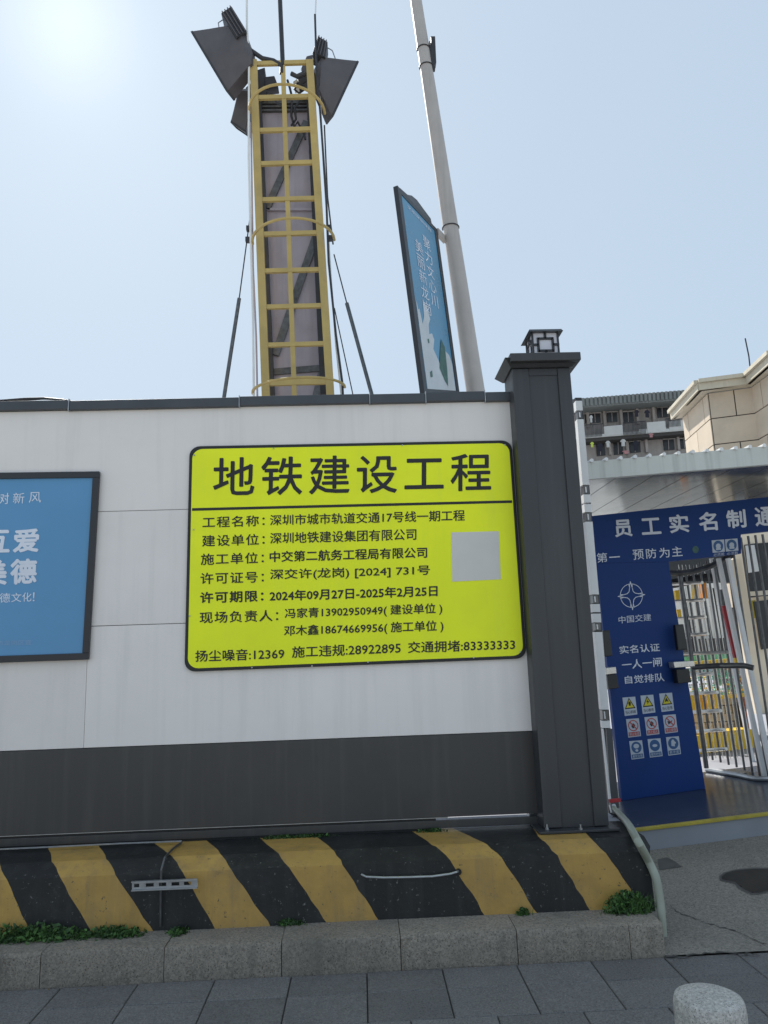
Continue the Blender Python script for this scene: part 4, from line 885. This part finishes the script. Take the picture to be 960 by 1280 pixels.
facet(cr0, cr1, 8, 1.1, 0, .9); facet(cr1, cr2, 8, 1.25, 0, 1.2); facet(cr2, cr3, 8, 1.1, 0, .9)
E0 = ZP(H+.02); o_ = [E0.at(840, 524.5), E0.at(874, 488), E0.at(934, 480.5), E0.at(966, 452)]
i_ = [p.copy() for p in (cr0, cr1, cr2, cr3)]
mb = MB()
for k in range(3): mb.slab([o_[k], o_[k+1], Vector((i_[k+1].x, i_[k+1].y, H+.02)), Vector((i_[k].x, i_[k].y, H+.02))], (0, 0, .06))
mb.build('soffit', M['eave'], house)
for k in range(3):
    mb = MB(); n = (o_[k+1]-o_[k]).cross(Vector((0, 0, 1))).normalized(); n = n if n.dot(CAMP-o_[k]) > 0 else -n
    mb.slab([o_[k]+n*.03, o_[k+1]+n*.03, o_[k+1]+n*.03+Vector((0, 0, .16)), o_[k]+n*.03+Vector((0, 0, .16))], -n*.1); mb.build('eave_board', M['eave'], house)
    mb = MB(); mb.slab([o_[k]+n*.10+Vector((0, 0, .165)), o_[k+1]+n*.10+Vector((0, 0, .165)), o_[k+1]+n*.10+Vector((0, 0, .25)), o_[k]+n*.10+Vector((0, 0, .25))], -n*.3); mb.build('gutter', M['eave'], house)
mb = MB(); mb.poly([o_[0]+Vector((0, 0, .2)), o_[1]+Vector((0, 0, .2)), o_[2]+Vector((0, 0, .2)), o_[3]+Vector((0, 0, .2)), cr3+Vector((4, 4, .22))]); mb.build('roof', M['roof'], house)
mb = MB(); q = YP(cr2.y+1.0); mb.tube([q.at(931.5, 423), q.at(936, 445), q.at(940, 480)], .018, 6); tag(mb.build('rooftop_aerial', M['steel']), 'thin dark aerial rod standing on the beige building', 'aerial')

# ================================================================ APARTMENT BLOCK
AP = YP(42); apt = thing('apartment_block', 'old brown apartment block with balconies and laundry behind the canopy', 'building', AP.at(800, 640))
def aq(q, off=0): return [AP.at(x, y_, off) for x, y_ in q]
mb = MB(); mb.slab(aq([(690, 508), (980, 484), (980, 660), (690, 680)]), (0, 10, 0)); mb.build('wall', M['apt'], apt)
mb = MB(); mb.slab(aq([(690, 501), (980, 478), (980, 490), (690, 512.5)], 1.4), (0, 1.5, 0)); mb.build('roof', M['roof'], apt)
for k in range(30):
    x = 722+k*5.2; mb = MB(); yy = 497.6-(x-727)*.08; mb.slab(aq([(x, yy), (x+3.0, yy-.3), (x+3.6, yy+9.6), (x+.6, yy+10)], 1.5), (0, .1, 0)); mb.build('roof_sheet', M['roof'], apt)
mb = MB(); mb.slab(aq([(690, 512), (980, 489), (980, 493), (690, 516)], .7), (0, .7, 0)); mb.build('eave_shade_strip', M['joint'], apt)  # dark strip painting the shadow line under the eave
def win(q):
    mb = MB(); mb.slab(aq(q, .08), (0, .06, 0)); o = mb.build('window', M['dark'], apt)
    (x0, y0_), (x1, y1_) = q[0], q[2]; 
    mb = MB(); xm = (q[0][0]+q[1][0])/2; mb.slab(aq([(xm-.35, y0_), (xm+.35, y0_), (xm+.9, y1_), (xm+.2, y1_)], .12), (0, .03, 0)); mb.slab(aq([(x0-.8, y0_-1), (x1+.3, y0_-1.9), (x1+.3, y0_-.8), (x0-.8, y0_+.1)], .15), (0, .1, 0)); mb.build('frame', M['apt'], o)
for q in ([(737, 517), (750, 516), (751, 528), (738, 529)], [(758.5, 515.5), (771, 514.5), (772, 527), (759.5, 528)], [(779, 515), (791, 514), (792.5, 528), (780.5, 529)], [(821, 509.5), (834, 508.5), (835, 521), (822.5, 522)], [(842, 508.5), (853, 507.5), (854, 520), (843, 521)], [(728, 518), (732, 517.5), (733, 529), (729, 530)],
          [(745, 553), (755.5, 552), (757, 569), (746.5, 570)], [(767, 550), (778, 549), (779, 567.5), (768, 568.5)], [(787, 552), (800, 551), (801, 565), (788, 566)], [(829, 549.5), (842, 548), (843.5, 562), (830.5, 563)], [(850, 548.5), (860, 547.5), (861, 560), (851, 561)]): win(q)
for q, m in (([(690, 551), (980, 528), (980, 532), (690, 556)], 'joint'), ([(690, 547.5), (980, 524), (980, 528.2), (690, 551)], 'parap'), ([(690, 583), (980, 560), (980, 563), (690, 587)], 'joint')):
    mb = MB(); mb.slab(aq(q, 1.0 if m == 'parap' else .9), (0, 1.0, 0)); mb.build('floor_slab', M[m], apt)
for q in ([(755, 533), (778, 531), (779, 542.5), (756, 545)], [(799, 536.5), (808, 535.8), (808.5, 541.5), (799.5, 542)], [(808.5, 528), (832, 526), (833, 539), (809.5, 541)], [(836, 526.5), (856, 525), (857, 536.5), (837, 538)]):
    mb = MB(); mb.slab(aq(q, 1.02), (0, .12, 0)); mb.build('balcony_panel', M['parap'], apt)
for x0, x1, yt, yb in ((729, 754, 531, 547), (779, 808, 528, 544), (832, 852, 523, 534)):
    mb = MB(); n = int((x1-x0)/1.6)
    for k in range(n):
        x = x0+k*1.6; dy = -(x-x0)*.08; mb.slab(aq([(x, yt+dy), (x+.5, yt+dy), (x+1.1, yb+dy), (x+.6, yb+dy)], 1.05), (0, .03, 0))
    mb.slab(aq([(x0, yt), (x1, yt-(x1-x0)*.08), (x1, yt-(x1-x0)*.08+.8), (x0, yt+.8)], 1.06), (0, .05, 0)); mb.build('balcony_railing', M['steel'], apt)
for x, y_ in ((733, 515), (753.5, 513), (774.5, 512), (795, 510.5), (815, 508.5), (837, 506.5), (760, 549), (782, 548), (806, 546), (846, 543)):
    mb = MB(); mb.slab(aq([(x, y_), (x+3, y_-.3), (x+4.8, y_+19), (x+1.8, y_+19.3)], .25), (0, .2, 0)); mb.build('pilaster', M['apt'], apt)
cl = [('white shirt hanging on the top left balcony', 'cl1', 737, 519, 4, 9), ('dark jacket hanging on the top balcony, left of two', 'cl2', 793, 512.5, 6, 8), ('dark trousers hanging on the top balcony, right of two', 'cl2', 805.5, 512.5, 7, 9), ('lime shirt hanging on the lower balcony', 'cl3', 738, 552.5, 4.5, 6.5),
      ('pale grey shirt hanging on the lower balcony', 'cl1', 757, 551, 6, 8), ('white blouse hanging in the middle of the lower balcony', 'cl1', 775.5, 549, 7, 8.5), ('black patterned dress on the lower balcony', 'cl2', 791, 551, 8, 12), ('pink towel hanging low on the lower balcony', 'cl4', 778, 563, 9, 4), ('pink checked cloth on the upper rail', 'cl4', 811, 541.5, 6, 5), ('dark coat hanging at the left of the lower balcony', 'cl2', 746, 554, 8, 10)]
for lab, m, x, y_, ww, hh_ in cl:
    P = AP; mb = MB(); sh = [(x+ww*.3, y_), (x+ww*.7, y_), (x+ww, y_+hh_*.25), (x+ww*.95, y_+hh_*.4), (x+ww*.78, y_+hh_*.36), (x+ww*.85, y_+hh_), (x+ww*.25, y_+hh_), (x+ww*.22, y_+hh_*.36), (x+ww*.05, y_+hh_*.4), (x, y_+hh_*.25)]
    mb.slab(aq(sh, 1.3), (0, .06, 0)); tag(mb.build('laundry_item', M[m]), lab, 'laundry', 'laundry drying on the apartment balconies')

# ================================================================ BOLLARD
bc = ZP(.37).at(885, 1243); bol = thing('stone_bollard', 'low round granite bollard standing on the pavement at the bottom right', 'bollard', (bc.x, bc.y, 0))
rb_ = 42.5*(bc-CAMP).dot(fw)/F; mb = MB(); pr = [(1.0, 0), (1.0, .1), (1.0, .33), (.985, .352), (.94, .366), (.8, .374), (.4, .379), (0.01, .38)]
n = 40; vs = []
for r_, z_ in pr:
    for k in range(n):
        a_ = 2*math.pi*k/n; e = 1+random.uniform(-.004, .004); vs.append((bc.x+rb_*r_*e*math.cos(a_), bc.y+rb_*r_*e*math.sin(a_), z_-.005))
mb.add(vs, [[i*n+k, i*n+(k+1) % n, (i+1)*n+(k+1) % n, (i+1)*n+k] for i in range(len(pr)-1) for k in range(n)]+[[(len(pr)-1)*n+k for k in range(n)]])
mb.build('body', M['granite'], bol, smooth=True)

# ================================================================ WEEDS
def clump(name, label, cat, c, rad, n, m, leaf=.016, kind=None):
    mb = MB(); c = Vector(c)
    for i in range(n):
        d = Vector((random.gauss(0, .42), random.gauss(0, .42), abs(random.gauss(0, .5))))
        if d.length > 1.15: d = d.normalized()*random.uniform(.8, 1.1)
        p = c + Vector((d.x*rad[0], d.y*rad[1], d.z*rad[2])); s = leaf*random.choice((.45, .7, .9, 1.3, 1.7))
        u = Vector((random.uniform(-1, 1), random.uniform(-1, 1), random.uniform(-.6, 1))).normalized(); v = u.cross(Vector((random.uniform(-1, 1), random.uniform(-1, 1), random.uniform(-1, 1)))).normalized()
        mb.add([p-u*s, p-v*s*.45+u*s*.1, p+u*s, p+v*s*.45+u*s*.1], [[0, 1, 2, 3]], 0 if random.random() < .6 else 1)
    for i in range(n//14):      # grass blades
        p = c + Vector((random.gauss(0, .5)*rad[0], random.gauss(0, .3)*rad[1], 0)); h_ = rad[2]*random.uniform(.4, 1.35); l_ = Vector((random.uniform(-.5, .5)*h_, random.uniform(-.5, .2)*h_, h_))
        mb.add([p-Vector((.0022, 0, 0)), p+Vector((.0022, 0, 0)), p+l_*.6+Vector((.0016, 0, 0)), p+l_*.6-Vector((.0016, 0, 0)), p+l_+Vector((l_.x*.4, 0, -h_*.12))], [[0, 1, 2, 3], [3, 2, 4]], 0)
    for i in range(max(3, n//60)):
        p = c + Vector((random.gauss(0, .35)*rad[0], random.gauss(0, .3)*rad[1], 0)); mb.tube([p, p+Vector((random.uniform(-.02, .02), random.uniform(-.02, .02), rad[2]*.8))], .0018, 4, 1)
    o = mb.build(name, m, kind=kind); 
    if cat: tag(o, label, cat)
    return o
gr = [M['leaf'], M['leafd']]; dk = [M['leafd'], M['leaf']]
K = ZP(KZ)
b0 = Vector((x_on(785, BY-.05, KZ), BY-.045, KZ)); clump('weed_clump', 'bushy green weed growing at the right end of the striped barrier', 'weed', b0+Vector((0, -.01, 0)), (.125, .05, .10), 1700, gr, .011)
b0 = Vector((x_on(654, BY-.02, KZ), BY-.02, KZ)); clump('weed_sprig', 'small green weed against the yellow stripe near the barrier middle', 'weed', b0, (.04, .02, .035), 260, gr, .009)
b0 = Vector((x_on(364, BY-.02, KZ), BY-.015, KZ)); clump('weed_tuft', 'sparse dark weed tuft at the foot of a black stripe', 'weed', b0, (.10, .02, .035), 170, dk, .009)
wd = MB()
lw = [(-60, 1168, .26, .09), (12, 1168, .17, .075), (48, 1166, .16, .08), (78, 1165, .11, .06), (105, 1164, .06, .04), (135, 1162.5, .13, .05), (163, 1162, .08, .035), (222, 1159, .06, .03)]
allw = []
for i, (px_, py_, rx, rz) in enumerate(lw):
    c = Vector((x_on(px_, BY-.05, KZ), BY-.045, KZ))
    clump('weeds', '', None, c+Vector((0, .0, -.005)), (rx, .06, rz), int(330*rx/.1), dk if i % 2 else gr, .012, kind='stuff')
for px_, wr in ((352, .16), (388, .14), (540, .10)):
    c = Vector((x_on(px_, -.02, TZ), -.02, TZ)); clump('weeds', '', None, c, (wr, .015, .02), 260, dk, .008, kind='stuff')
print('objects', len(bpy.data.objects), 'polys', sum(len(o.data.polygons) for o in bpy.data.objects if o.type == 'MESH'))

db = MB()
for i in range(150):
    if i % 2: p = Vector((random.uniform(-3, 2.2), KY-.01-abs(random.gauss(0, .05)), .002))
    else: p = Vector((random.uniform(-3, 2.0), BY-random.uniform(.01, .12), KZ+.004))
    if random.random() < .25: p = Vector((random.uniform(-3, 2.0), random.uniform(-.3, -.06), TZ+.003))
    a_ = random.uniform(0, 6.28); r_ = random.uniform(.002, .008)
    db.add([p+Vector((r_*math.cos(a_+k*1.57)*(1 if k % 2 else .5), r_*math.sin(a_+k*1.57)*(1 if k % 2 else .5), random.uniform(0, .004))) for k in range(4)], [[0, 1, 2, 3]], i % 3 % 2)
db.build('debris', [mat('dry_leaf', (.20, .13, .06), .9, var=.3), mat('grit', (.33, .31, .27), .9, var=.3)], kind='stuff')
